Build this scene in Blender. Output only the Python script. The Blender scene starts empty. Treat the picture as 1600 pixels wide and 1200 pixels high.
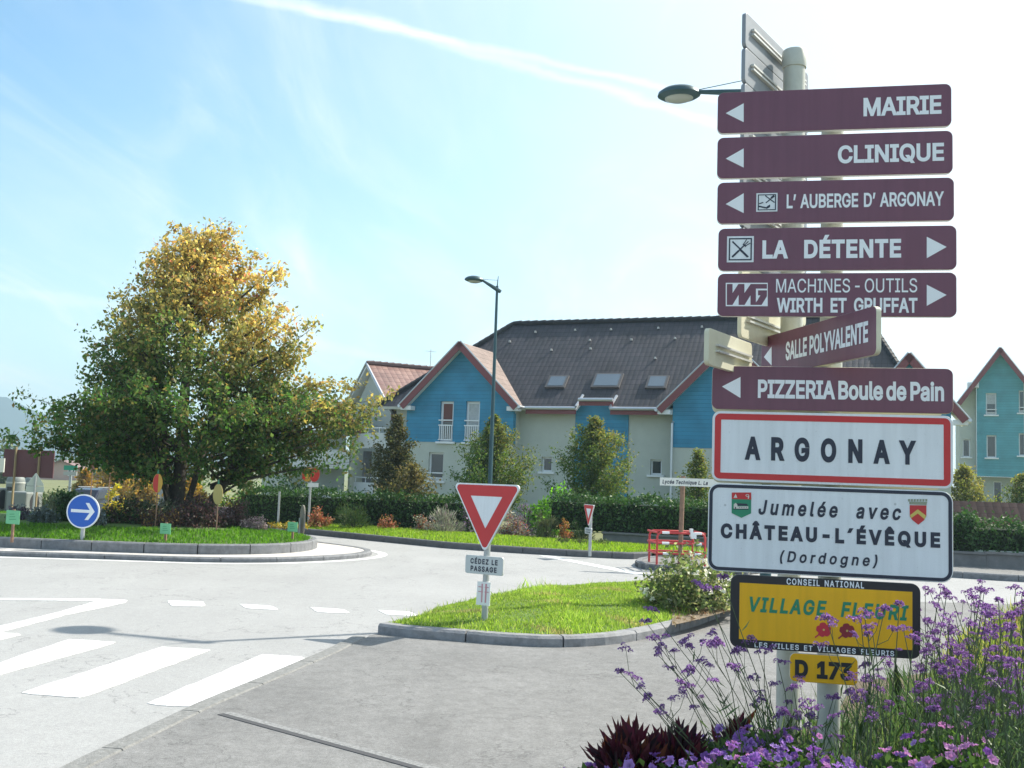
import bpy, bmesh, math, random, os
import numpy as np
from mathutils import Vector, Matrix
from mathutils.geometry import delaunay_2d_cdt
R = math.radians
random.seed(7); rng = np.random.default_rng(7)
S = bpy.context.scene
COL = S.collection

# ------------------------------------------------------------------ camera
W, H, F = 1600.0, 1200.0, 1600.0
CH = 1.7
PITCH, ROLL = math.atan(143.6 / 1600.0), R(2.0)
fwd = Vector((0, math.cos(PITCH), math.sin(PITCH)))
r0 = Vector((1, 0, 0)); u0_ = r0.cross(fwd)
right = r0 * math.cos(ROLL) + u0_ * math.sin(ROLL)
up = -r0 * math.sin(ROLL) + u0_ * math.cos(ROLL)
cam = bpy.data.cameras.new('camera'); camo = bpy.data.objects.new('camera', cam)
COL.objects.link(camo)
M = Matrix((right, up, -fwd)).transposed().to_4x4(); M.translation = (0, 0, CH)
camo.matrix_world = M
cam.sensor_width = 36; cam.lens = 36 * F / W
cam.clip_start = 0.05; cam.clip_end = 20000
S.camera = camo

# ------------------------------------------------------------------ world, sun, exposure
SUN_AZ, SUN_EL = R(60), R(44)
sun_dir = Vector((math.sin(SUN_AZ) * math.cos(SUN_EL), math.cos(SUN_AZ) * math.cos(SUN_EL), math.sin(SUN_EL)))
world = bpy.data.worlds.new('World'); S.world = world; world.use_nodes = True
SKY_STRENGTH, SUN_STRENGTH, EXPOSURE = 0.13, 4.6, 0.86
S.view_settings.view_transform = 'Standard'; S.view_settings.look = 'None'
S.view_settings.exposure = EXPOSURE; S.view_settings.gamma = 1
sun = bpy.data.lights.new('sun', 'SUN'); suno = bpy.data.objects.new('sun', sun); COL.objects.link(suno)
sun.energy = SUN_STRENGTH; sun.angle = R(0.5); sun.color = (1, 0.94, 0.82)
suno.rotation_euler = sun_dir.to_track_quat('Z', 'Y').to_euler()
suno.location = (30, 15, 40)
S.cycles.max_bounces = 6; S.cycles.transparent_max_bounces = 8
S.cycles.volume_bounces = 0


def ray(px, py):
    return (fwd * F + right * (px - W / 2) - up * (py - H / 2))


def A(px, py, Y):
    d = ray(px, py); t = Y / d.y
    return Vector((0, 0, CH)) + d * t


def G(px, py, z=0.0):
    d = ray(px, py); t = (z - CH) / d.z
    return Vector((0, 0, CH)) + d * t


def sky_nodes():
    nt = world.node_tree; n = nt.nodes; L = nt.links
    bg = n['Background']
    sky = n.new('ShaderNodeTexSky'); sky.sky_type = 'NISHITA'; sky.sun_disc = False
    sky.sun_elevation = SUN_EL; sky.sun_rotation = SUN_AZ
    sky.air_density = 1.0; sky.dust_density = 2.2; sky.ozone_density = 1.3; sky.altitude = 450
    tc = n.new('ShaderNodeTexCoord')
    sep = n.new('ShaderNodeSeparateXYZ'); L.new(tc.outputs['Generated'], sep.inputs[0])

    def math_(op, a, b=None, c=None, clamp=False):
        m = n.new('ShaderNodeMath'); m.operation = op; m.use_clamp = clamp
        for i, v in enumerate((a, b, c)):
            if v is None: continue
            if hasattr(v, 'is_linked'): L.new(v, m.inputs[i])
            else: m.inputs[i].default_value = v
        return m.outputs[0]
    zc = math_('ADD', math_('MAXIMUM', sep.outputs[2], 0.0), 0.12)
    px = math_('DIVIDE', sep.outputs[0], zc); py = math_('DIVIDE', sep.outputs[1], zc)
    comb = n.new('ShaderNodeCombineXYZ'); L.new(px, comb.inputs[0]); L.new(py, comb.inputs[1])

    def noise(scale, rot, stretch, detail=6, rough=.55, dist=0.4):
        mp = n.new('ShaderNodeMapping'); L.new(comb.outputs[0], mp.inputs[0])
        mp.inputs['Rotation'].default_value = (0, 0, rot); mp.inputs['Scale'].default_value = stretch
        t = n.new('ShaderNodeTexNoise'); L.new(mp.outputs[0], t.inputs['Vector'])
        t.inputs['Scale'].default_value = scale; t.inputs['Detail'].default_value = detail
        t.inputs['Roughness'].default_value = rough; t.inputs['Distortion'].default_value = dist
        return t.outputs['Fac']

    def ramp(f, a, b):
        m = n.new('ShaderNodeMapRange'); m.interpolation_type = 'SMOOTHSTEP'
        L.new(f, m.inputs[0]); m.inputs[1].default_value = a; m.inputs[2].default_value = b
        return m.outputs[0]
    c1 = ramp(noise(0.9, R(-35), (1, 0.35, 1)), 0.42, 0.78)
    c2 = ramp(noise(3.0, R(-25), (1, 0.28, 1), 8, .6, 1.0), 0.45, 0.85)
    cl = math_('ADD', math_('MULTIPLY', c1, 0.50), math_('MULTIPLY', c2, 0.42))
    wob = noise(6.0, 0, (1, 1, 1), 5, .6, 0.2)
    wobc = math_('SUBTRACT', wob, 0.5)

    def contrail(pa, pb, w, k, breakup):
        a = ray(*pa).normalized(); b = ray(*pb).normalized()
        A2 = Vector((a.x / (a.z + .12), a.y / (a.z + .12))); B2 = Vector((b.x / (b.z + .12), b.y / (b.z + .12)))
        d = (B2 - A2).normalized(); nn = Vector((-d.y, d.x)); c = nn.dot(A2)
        dist = math_('SUBTRACT', math_('ADD', math_('MULTIPLY', px, nn.x), math_('MULTIPLY', py, nn.y)), c)
        dist = math_('ADD', dist, math_('MULTIPLY', wobc, breakup))
        ad = math_('ABSOLUTE', dist)
        return math_('MULTIPLY', ramp(ad, w, 0.0), k)
    cl = math_('ADD', cl, contrail((560, 30), (1120, 195), 0.030, 0.32, 0.08))
    cl = math_('ADD', cl, contrail((420, 5), (760, 75), 0.022, 0.32, 0.05))
    cl = math_('ADD', cl, contrail((120, 470), (400, 520), 0.12, 0.22, 0.2))
    # thin veil thickening towards the horizon
    dt = n.new('ShaderNodeVectorMath'); dt.operation = 'DOT_PRODUCT'; L.new(tc.outputs['Generated'], dt.inputs[0]); dt.inputs[1].default_value = sun_dir
    cl = math_('ADD', cl, math_('MULTIPLY', ramp(dt.outputs['Value'], 0.36, 0.88), 0.85))
    hor = ramp(sep.outputs[2], 0.42, -0.02)
    cl = math_('ADD', cl, math_('MULTIPLY', hor, 0.46), clamp=True)
    mix = n.new('ShaderNodeMix'); mix.data_type = 'RGBA'
    tin = n.new('ShaderNodeMix'); tin.data_type = 'RGBA'; tin.blend_type = 'MULTIPLY'; tin.inputs['Factor'].default_value = 1
    L.new(sky.outputs[0], tin.inputs['A']); tin.inputs['B'].default_value = (.74, 1.04, 1.06, 1)
    L.new(cl, mix.inputs['Factor']); L.new(tin.outputs['Result'], mix.inputs['A'])
    mix.inputs['B'].default_value = (4.9, 5.25, 5.4, 1)
    L.new(mix.outputs['Result'], bg.inputs[0]); bg.inputs[1].default_value = SKY_STRENGTH


sky_nodes()

# ------------------------------------------------------------------ materials
MATS = {}


def mat(name, color, rough=0.7, metal=0.0, noise=0.0, nscale=20.0, bump=0.0, bscale=60.0, spec=0.5, detail=5):
    if name in MATS: return MATS[name]
    m = bpy.data.materials.new(name); m.use_nodes = True; MATS[name] = m
    nt = m.node_tree; n = nt.nodes; L = nt.links; b = n['Principled BSDF']
    b.inputs['Base Color'].default_value = (*color, 1); b.inputs['Roughness'].default_value = rough
    b.inputs['Metallic'].default_value = metal; b.inputs['Specular IOR Level'].default_value = spec
    if noise or bump:
        tc = n.new('ShaderNodeTexCoord')
    if noise:
        t = n.new('ShaderNodeTexNoise'); L.new(tc.outputs['Object'], t.inputs['Vector'])
        t.inputs['Scale'].default_value = nscale; t.inputs['Detail'].default_value = detail; t.inputs['Roughness'].default_value = .65
        mr = n.new('ShaderNodeMapRange'); L.new(t.outputs['Fac'], mr.inputs[0])
        mr.inputs[1].default_value = .25; mr.inputs[2].default_value = .75
        mr.inputs[3].default_value = 1 - noise; mr.inputs[4].default_value = 1 + noise
        mx = n.new('ShaderNodeMix'); mx.data_type = 'RGBA'; mx.blend_type = 'MULTIPLY'; mx.inputs['Factor'].default_value = 1
        mx.inputs['A'].default_value = (*color, 1); L.new(mr.outputs[0], mx.inputs['B'])
        L.new(mx.outputs['Result'], b.inputs['Base Color'])
    if bump:
        t2 = n.new('ShaderNodeTexNoise'); L.new(tc.outputs['Object'], t2.inputs['Vector'])
        t2.inputs['Scale'].default_value = bscale; t2.inputs['Detail'].default_value = 4
        bp = n.new('ShaderNodeBump'); bp.inputs['Strength'].default_value = bump; bp.inputs['Distance'].default_value = .02
        L.new(t2.outputs['Fac'], bp.inputs['Height']); L.new(bp.outputs[0], b.inputs['Normal'])
    return m


def asphalt(name, base, patch, grain, warm=0.0):
    m = bpy.data.materials.new(name); m.use_nodes = True; MATS[name] = m
    nt = m.node_tree; n = nt.nodes; L = nt.links; b = n['Principled BSDF']
    b.inputs['Roughness'].default_value = .85; b.inputs['Specular IOR Level'].default_value = .3
    tc = n.new('ShaderNodeTexCoord')

    def nz(scale, det, a, bb, lo, hi, stretch=None):
        t = n.new('ShaderNodeTexNoise'); t.inputs['Scale'].default_value = scale; t.inputs['Detail'].default_value = det
        t.inputs['Roughness'].default_value = .6
        if stretch:
            mp = n.new('ShaderNodeMapping'); mp.inputs['Scale'].default_value = stretch; mp.inputs['Rotation'].default_value = (0, 0, R(25))
            L.new(tc.outputs['Object'], mp.inputs[0]); L.new(mp.outputs[0], t.inputs['Vector'])
        else: L.new(tc.outputs['Object'], t.inputs['Vector'])
        mr = n.new('ShaderNodeMapRange'); L.new(t.outputs['Fac'], mr.inputs[0])
        mr.inputs[1].default_value = a; mr.inputs[2].default_value = bb; mr.inputs[3].default_value = lo; mr.inputs[4].default_value = hi
        return mr.outputs[0], t.outputs['Fac']
    p1, _ = nz(0.45, 6, .3, .7, 1 - patch, 1 + patch)
    p2, _ = nz(1.6, 7, .3, .7, 1 - patch * .7, 1 + patch * .7, (1, 0.25, 1))
    g1, gf = nz(140, 2, .3, .7, 1 - grain, 1 + grain)
    g2, _ = nz(38, 3, .3, .7, 1 - grain * .5, 1 + grain * .5)
    cur = None
    rgb = n.new('ShaderNodeRGB'); rgb.outputs[0].default_value = (base * (1 + warm), base, base * (1 - warm), 1)
    cur = rgb.outputs[0]
    p3, _ = nz(9, 6, .32, .68, 1 - patch * .8, 1 + patch * .8)
    wv = n.new('ShaderNodeTexNoise'); wv.inputs['Scale'].default_value = .55; wv.inputs['Detail'].default_value = 7; wv.inputs['Roughness'].default_value = .55; L.new(tc.outputs['Object'], wv.inputs['Vector'])
    q1 = n.new('ShaderNodeMath'); q1.operation = 'SUBTRACT'; L.new(wv.outputs['Fac'], q1.inputs[0]); q1.inputs[1].default_value = .5
    q2 = n.new('ShaderNodeMath'); q2.operation = 'ABSOLUTE'; L.new(q1.outputs[0], q2.inputs[0])
    crk = n.new('ShaderNodeMapRange'); L.new(q2.outputs[0], crk.inputs[0]); crk.inputs[1].default_value = .0008; crk.inputs[2].default_value = .0030; crk.inputs[3].default_value = .72; crk.inputs[4].default_value = 1
    for f in (p1, p2, p3, g1, g2, crk.outputs[0]):
        mx = n.new('ShaderNodeMix'); mx.data_type = 'RGBA'; mx.blend_type = 'MULTIPLY'; mx.inputs['Factor'].default_value = 1
        L.new(cur, mx.inputs['A']); L.new(f, mx.inputs['B']); cur = mx.outputs['Result']
    # cracks and small dark spots
    vo = n.new('ShaderNodeTexVoronoi'); vo.feature = 'F1'; vo.inputs['Scale'].default_value = 2.3
    L.new(tc.outputs['Object'], vo.inputs['Vector'])
    mr = n.new('ShaderNodeMapRange'); L.new(vo.outputs['Distance'], mr.inputs[0])
    mr.inputs[1].default_value = .015; mr.inputs[2].default_value = .04; mr.inputs[3].default_value = .4; mr.inputs[4].default_value = 1
    mx = n.new('ShaderNodeMix'); mx.data_type = 'RGBA'; mx.blend_type = 'MULTIPLY'; mx.inputs['Factor'].default_value = .6
    L.new(cur, mx.inputs['A']); L.new(mr.outputs[0], mx.inputs['B']); cur = mx.outputs['Result']
    L.new(cur, b.inputs['Base Color'])
    bp = n.new('ShaderNodeBump'); bp.inputs['Strength'].default_value = .35; bp.inputs['Distance'].default_value = .006
    L.new(gf, bp.inputs['Height']); L.new(bp.outputs[0], b.inputs['Normal'])
    return m


def leaf_mat(name, trans=0.45, rough=.55, gain=1.0, spec=.35):
    m = bpy.data.materials.new(name); m.use_nodes = True; MATS[name] = m
    nt = m.node_tree; n = nt.nodes; L = nt.links; b = n['Principled BSDF']
    at = n.new('ShaderNodeAttribute'); at.attribute_name = 'tint'
    b.inputs['Roughness'].default_value = rough; b.inputs['Specular IOR Level'].default_value = spec
    L.new(at.outputs['Color'], b.inputs['Base Color'])
    tr = n.new('ShaderNodeBsdfTranslucent')
    hs = n.new('ShaderNodeHueSaturation'); hs.inputs['Saturation'].default_value = 1.15; hs.inputs['Value'].default_value = 1.7 * gain
    L.new(at.outputs['Color'], hs.inputs['Color']); L.new(hs.outputs[0], tr.inputs[0])
    mx = n.new('ShaderNodeMixShader'); mx.inputs[0].default_value = trans
    L.new(b.outputs[0], mx.inputs[1]); L.new(tr.outputs[0], mx.inputs[2])
    L.new(mx.outputs[0], n['Material Output'].inputs[0])
    return m


def tile_mat(name, c1, c2, rough=.75, spec=.3, tw=.22, th=.33):
    """interlocking roof tiles laid out on the UVs (metres)"""
    m = bpy.data.materials.new(name); m.use_nodes = True; MATS[name] = m
    nt = m.node_tree; n = nt.nodes; L = nt.links; b = n['Principled BSDF']
    b.inputs['Roughness'].default_value = rough; b.inputs['Specular IOR Level'].default_value = spec
    uv = n.new('ShaderNodeUVMap')
    sp = n.new('ShaderNodeSeparateXYZ'); L.new(uv.outputs[0], sp.inputs[0])

    def mt(op, a, bb):
        q = n.new('ShaderNodeMath'); q.operation = op
        for i, v in enumerate((a, bb)):
            if v is None: continue
            if hasattr(v, 'is_linked'): L.new(v, q.inputs[i])
            else: q.inputs[i].default_value = v
        return q.outputs[0]
    fu = mt('FRACT', mt('DIVIDE', sp.outputs[0], tw), None); fv = mt('FRACT', mt('DIVIDE', sp.outputs[1], th), None)
    hu = mt('SINE', mt('MULTIPLY', fu, math.pi), None)
    h = mt('ADD', mt('MULTIPLY', hu, .008 * tw / .22), mt('MULTIPLY', mt('SUBTRACT', 1.0, fv), .028))
    bp = n.new('ShaderNodeBump'); bp.inputs['Strength'].default_value = 1; bp.inputs['Distance'].default_value = 1.0
    L.new(h, bp.inputs['Height']); L.new(bp.outputs[0], b.inputs['Normal'])
    br = n.new('ShaderNodeTexBrick'); br.offset = 0; L.new(uv.outputs[0], br.inputs['Vector'])
    br.inputs['Scale'].default_value = 1; br.inputs['Brick Width'].default_value = tw; br.inputs['Row Height'].default_value = th
    br.inputs['Mortar Size'].default_value = .012; br.inputs['Color1'].default_value = (*c1, 1); br.inputs['Color2'].default_value = (*c2, 1)
    br.inputs['Mortar'].default_value = tuple(x * .55 for x in c1) + (1,)
    t = n.new('ShaderNodeTexNoise'); t.inputs['Scale'].default_value = .7; t.inputs['Detail'].default_value = 6; L.new(uv.outputs[0], t.inputs['Vector'])
    mr = n.new('ShaderNodeMapRange'); L.new(t.outputs['Fac'], mr.inputs[0]); mr.inputs[1].default_value = .3; mr.inputs[2].default_value = .7
    mr.inputs[3].default_value = .75; mr.inputs[4].default_value = 1.25
    mx = n.new('ShaderNodeMix'); mx.data_type = 'RGBA'; mx.blend_type = 'MULTIPLY'; mx.inputs['Factor'].default_value = 1
    L.new(br.outputs['Color'], mx.inputs['A']); L.new(mr.outputs[0], mx.inputs['B']); L.new(mx.outputs['Result'], b.inputs['Base Color'])
    return m


def plank_mat(name, color, pitch=.16):
    m = bpy.data.materials.new(name); m.use_nodes = True; MATS[name] = m
    nt = m.node_tree; n = nt.nodes; L = nt.links; b = n['Principled BSDF']
    b.inputs['Roughness'].default_value = .6
    tc = n.new('ShaderNodeTexCoord'); sp = n.new('ShaderNodeSeparateXYZ'); L.new(tc.outputs['Object'], sp.inputs[0])

    def mt(op, a, bb=None):
        q = n.new('ShaderNodeMath'); q.operation = op
        for i, v in enumerate((a, bb)):
            if v is None: continue
            if hasattr(v, 'is_linked'): L.new(v, q.inputs[i])
            else: q.inputs[i].default_value = v
        return q.outputs[0]
    row = mt('DIVIDE', sp.outputs[2], pitch)
    fr = mt('FRACT', row); fl = mt('FLOOR', row)
    wn = n.new('ShaderNodeTexWhiteNoise'); wn.noise_dimensions = '1D'; L.new(fl, wn.inputs['W'])
    gap = n.new('ShaderNodeMapRange'); L.new(fr, gap.inputs[0]); gap.inputs[1].default_value = .0; gap.inputs[2].default_value = .1
    gap.inputs[3].default_value = .6; gap.inputs[4].default_value = 1
    var = n.new('ShaderNodeMapRange'); L.new(wn.outputs['Value'], var.inputs[0]); var.inputs[3].default_value = .93; var.inputs[4].default_value = 1.07
    t = n.new('ShaderNodeTexNoise'); t.inputs['Scale'].default_value = 1.2; t.inputs['Detail'].default_value = 6; L.new(tc.outputs['Object'], t.inputs['Vector'])
    v2 = n.new('ShaderNodeMapRange'); L.new(t.outputs['Fac'], v2.inputs[0]); v2.inputs[1].default_value = .3; v2.inputs[2].default_value = .7; v2.inputs[3].default_value = .85; v2.inputs[4].default_value = 1.15
    k = mt('MULTIPLY', mt('MULTIPLY', gap.outputs[0], var.outputs[0]), v2.outputs[0])
    mx = n.new('ShaderNodeMix'); mx.data_type = 'RGBA'; mx.blend_type = 'MULTIPLY'; mx.inputs['Factor'].default_value = 1
    mx.inputs['A'].default_value = (*color, 1); L.new(k, mx.inputs['B']); L.new(mx.outputs['Result'], b.inputs['Base Color'])
    bp = n.new('ShaderNodeBump'); bp.inputs['Strength'].default_value = .8; bp.inputs['Distance'].default_value = .03
    L.new(fr, bp.inputs['Height']); L.new(bp.outputs[0], b.inputs['Normal'])
    return m


ROAD = asphalt('road_asphalt', .33, .06, .22)
WALK = asphalt('pavement_asphalt', .195, .15, .32, .01)
APRON = asphalt('apron_concrete', .52, .08, .12, .06)
def worn_paint(name):
    m = mat(name, (.78, .78, .77), .65); n = m.node_tree.nodes; L = m.node_tree.links; b = n['Principled BSDF']
    tc = n.new('ShaderNodeTexCoord'); fac = None
    for sc, a, bb, k in ((34, .50, .74, .5), (3.2, .48, .80, .55), (150, .5, .8, .3)):
        t = n.new('ShaderNodeTexNoise'); t.inputs['Scale'].default_value = sc; t.inputs['Detail'].default_value = 6; L.new(tc.outputs['Object'], t.inputs['Vector'])
        r = n.new('ShaderNodeMapRange'); L.new(t.outputs['Fac'], r.inputs[0]); r.inputs[1].default_value = a; r.inputs[2].default_value = bb; r.inputs[4].default_value = k
        if fac is None: fac = r.outputs[0]
        else:
            q = n.new('ShaderNodeMath'); q.operation = 'ADD'; q.use_clamp = True; L.new(fac, q.inputs[0]); L.new(r.outputs[0], q.inputs[1]); fac = q.outputs[0]
    mx = n.new('ShaderNodeMix'); mx.data_type = 'RGBA'; L.new(fac, mx.inputs['Factor']); mx.inputs['A'].default_value = (.80, .80, .79, 1); mx.inputs['B'].default_value = (.33, .33, .32, 1)
    L.new(mx.outputs['Result'], b.inputs['Base Color']); return m


def film(name, color, rough=.42, grime=.16, specks=.5):
    """sign film with rain streaks, faded cloudiness and a few dark specks"""
    m = mat(name, color, rough); n = m.node_tree.nodes; L = m.node_tree.links; b = n['Principled BSDF']
    tc = n.new('ShaderNodeTexCoord'); cur = None
    rgb = n.new('ShaderNodeRGB'); rgb.outputs[0].default_value = (*color, 1); cur = rgb.outputs[0]
    for scl, st, a, bb, lo, hi in ((5, (6, 1, .35), .35, .75, 1 + grime * .5, 1 - grime), (2.5, (1, 1, 1), .3, .7, 1 - grime * .6, 1 + grime * .6), (60, (1, 1, 1), .62, .78, 1, 1 - specks * .35)):
        mp = n.new('ShaderNodeMapping'); mp.inputs['Scale'].default_value = st; L.new(tc.outputs['Object'], mp.inputs[0])
        t = n.new('ShaderNodeTexNoise'); t.inputs['Scale'].default_value = scl; t.inputs['Detail'].default_value = 6; L.new(mp.outputs[0], t.inputs['Vector'])
        r = n.new('ShaderNodeMapRange'); L.new(t.outputs['Fac'], r.inputs[0]); r.inputs[1].default_value = a; r.inputs[2].default_value = bb; r.inputs[3].default_value = lo; r.inputs[4].default_value = hi
        mx = n.new('ShaderNodeMix'); mx.data_type = 'RGBA'; mx.blend_type = 'MULTIPLY'; mx.inputs['Factor'].default_value = 1
        L.new(cur, mx.inputs['A']); L.new(r.outputs[0], mx.inputs['B']); cur = mx.outputs['Result']
    vo = n.new('ShaderNodeTexVoronoi'); vo.inputs['Scale'].default_value = 7; vo.inputs['Randomness'].default_value = 1; L.new(tc.outputs['Object'], vo.inputs['Vector'])
    r = n.new('ShaderNodeMapRange'); L.new(vo.outputs['Distance'], r.inputs[0]); r.inputs[1].default_value = .03; r.inputs[2].default_value = .07; r.inputs[3].default_value = 1 - specks * .8; r.inputs[4].default_value = 1
    mx = n.new('ShaderNodeMix'); mx.data_type = 'RGBA'; mx.blend_type = 'MULTIPLY'; mx.inputs['Factor'].default_value = 1
    L.new(cur, mx.inputs['A']); L.new(r.outputs[0], mx.inputs['B']); L.new(mx.outputs['Result'], b.inputs['Base Color'])
    t = n.new('ShaderNodeTexNoise'); t.inputs['Scale'].default_value = 4; t.inputs['Detail'].default_value = 5; L.new(tc.outputs['Object'], t.inputs['Vector'])
    r = n.new('ShaderNodeMapRange'); L.new(t.outputs['Fac'], r.inputs[0]); r.inputs[3].default_value = rough - .15; r.inputs[4].default_value = rough + .15; L.new(r.outputs[0], b.inputs['Roughness'])
    return m


PAINT = worn_paint('road_paint')
KERB = mat('kerb_granite', (.18, .185, .195), .85, noise=.35, nscale=9, bump=.4)
SOIL = mat('bed_soil', (.12, .085, .06), .95, noise=.4, nscale=14, bump=.6, bscale=40)
TURF = mat('turf_base', (.10, .17, .035), .95, noise=.35, nscale=5, bump=.5, bscale=60)
FIELD = mat('field_ground', (.16, .17, .07), .95, noise=.35, nscale=.25)
HILLM = mat('hill_forest', (.03, .05, .05), .95, noise=.4, nscale=.004, bump=.4)
LEAF = leaf_mat('leaf', .5)
LEAFD = leaf_mat('leaf_dense', .22)
LEAFG = leaf_mat('leaf_grass', .5, .5)
PETAL = leaf_mat('petal', .35, .6)
BARK = mat('bark', (.06, .05, .042), .95, noise=.4, nscale=14, bump=.6, bscale=25)
STEM = mat('stem_green', (.07, .10, .045), .7, noise=.3, nscale=30)
CREAM = mat('render_cream', (.50, .52, .46), .9, noise=.07, nscale=1.5, bump=.15, bscale=120)
WHITEWALL = mat('render_white', (.72, .72, .70), .9, noise=.06, nscale=1.5)
BLUE = plank_mat('blue_boards', (.038, .26, .45))
BLUE2 = plank_mat('teal_boards', (.10, .34, .42))
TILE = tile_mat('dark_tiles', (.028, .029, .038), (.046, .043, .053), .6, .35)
TILE_SUN = tile_mat('sunlit_tiles', (.22, .165, .145), (.28, .21, .185))  # lighter copy of the roof tiles, sunlight put into the colour of right-hand slopes
TILEG = tile_mat('red_tiles', (.20, .105, .09), (.29, .17, .14), .45, .6, .3, .36)
VERGE = mat('verge_maroon', (.20, .055, .06), .6)
ZINC = mat('zinc', (.55, .58, .62), .35, .7)
WHITEP = mat('white_frame', (.78, .79, .80), .45)
GLASS = mat('window_glass', (.035, .045, .055), .06, spec=.8)
SKYG = mat('skylight_glass', (.12, .16, .2), .08, spec=1.0)
CURT = mat('curtain', (.45, .47, .48), .8, noise=.2, nscale=6)
SHADE = mat('shutter_brown', (.16, .06, .05), .7)
DARK = mat('dark_grey', (.14, .14, .145), .85)  # plain dark grey of the balcony column and container bases
SBROWN = film('sign_brown_film', (.165, .060, .095), .38, .09, .2)
SWHITE = film('sign_white_film', (.76, .79, .82), .42, .07, .6)
SLET = mat('sign_letter_white', (.82, .84, .87), .45)
SRED = mat('sign_red_film', (.55, .03, .035), .42, noise=.05, nscale=4)
SNAVY = mat('sign_navy', (.02, .025, .05), .45)
SYEL = film('sign_yellow_film', (.88, .46, .004), .55, .07, .3)
SGRN = mat('sign_green', (.02, .24, .13), .45)
SBLUE = mat('sign_blue_film', (.012, .10, .46), .42)
SBLACK = mat('sign_black', (.022, .02, .024), .5)
SGOLD = mat('sign_gold', (.62, .5, .12), .5)
SPINK = mat('sign_flower_red', (.58, .03, .05), .5)
SPINKD = mat('sign_flower_maroon', (.27, .02, .03), .5)
SCROWN = mat('sign_crown', (.30, .33, .24), .6)
ALU = mat('sign_back_metal', (.62, .62, .60), .45, .25, noise=.06, nscale=4)
CREAMB = mat('sign_back_cream', (.62, .60, .46), .55, noise=.1, nscale=5)
POSTM = mat('post_cream', (.48, .49, .44), .5, .1, noise=.15, nscale=6)
GALV = mat('galvanised', (.42, .44, .45), .5, .5, noise=.12, nscale=20)
LAMPM = mat('lamp_teal', (.035, .085, .10), .4, .2)
LAMPG = mat('lamp_glass', (.42, .45, .42), .25)
BARR = mat('barrier_red', (.55, .05, .05), .5)
RUST = mat('post_brown', (.25, .15, .10), .8, noise=.3, nscale=15)


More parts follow.
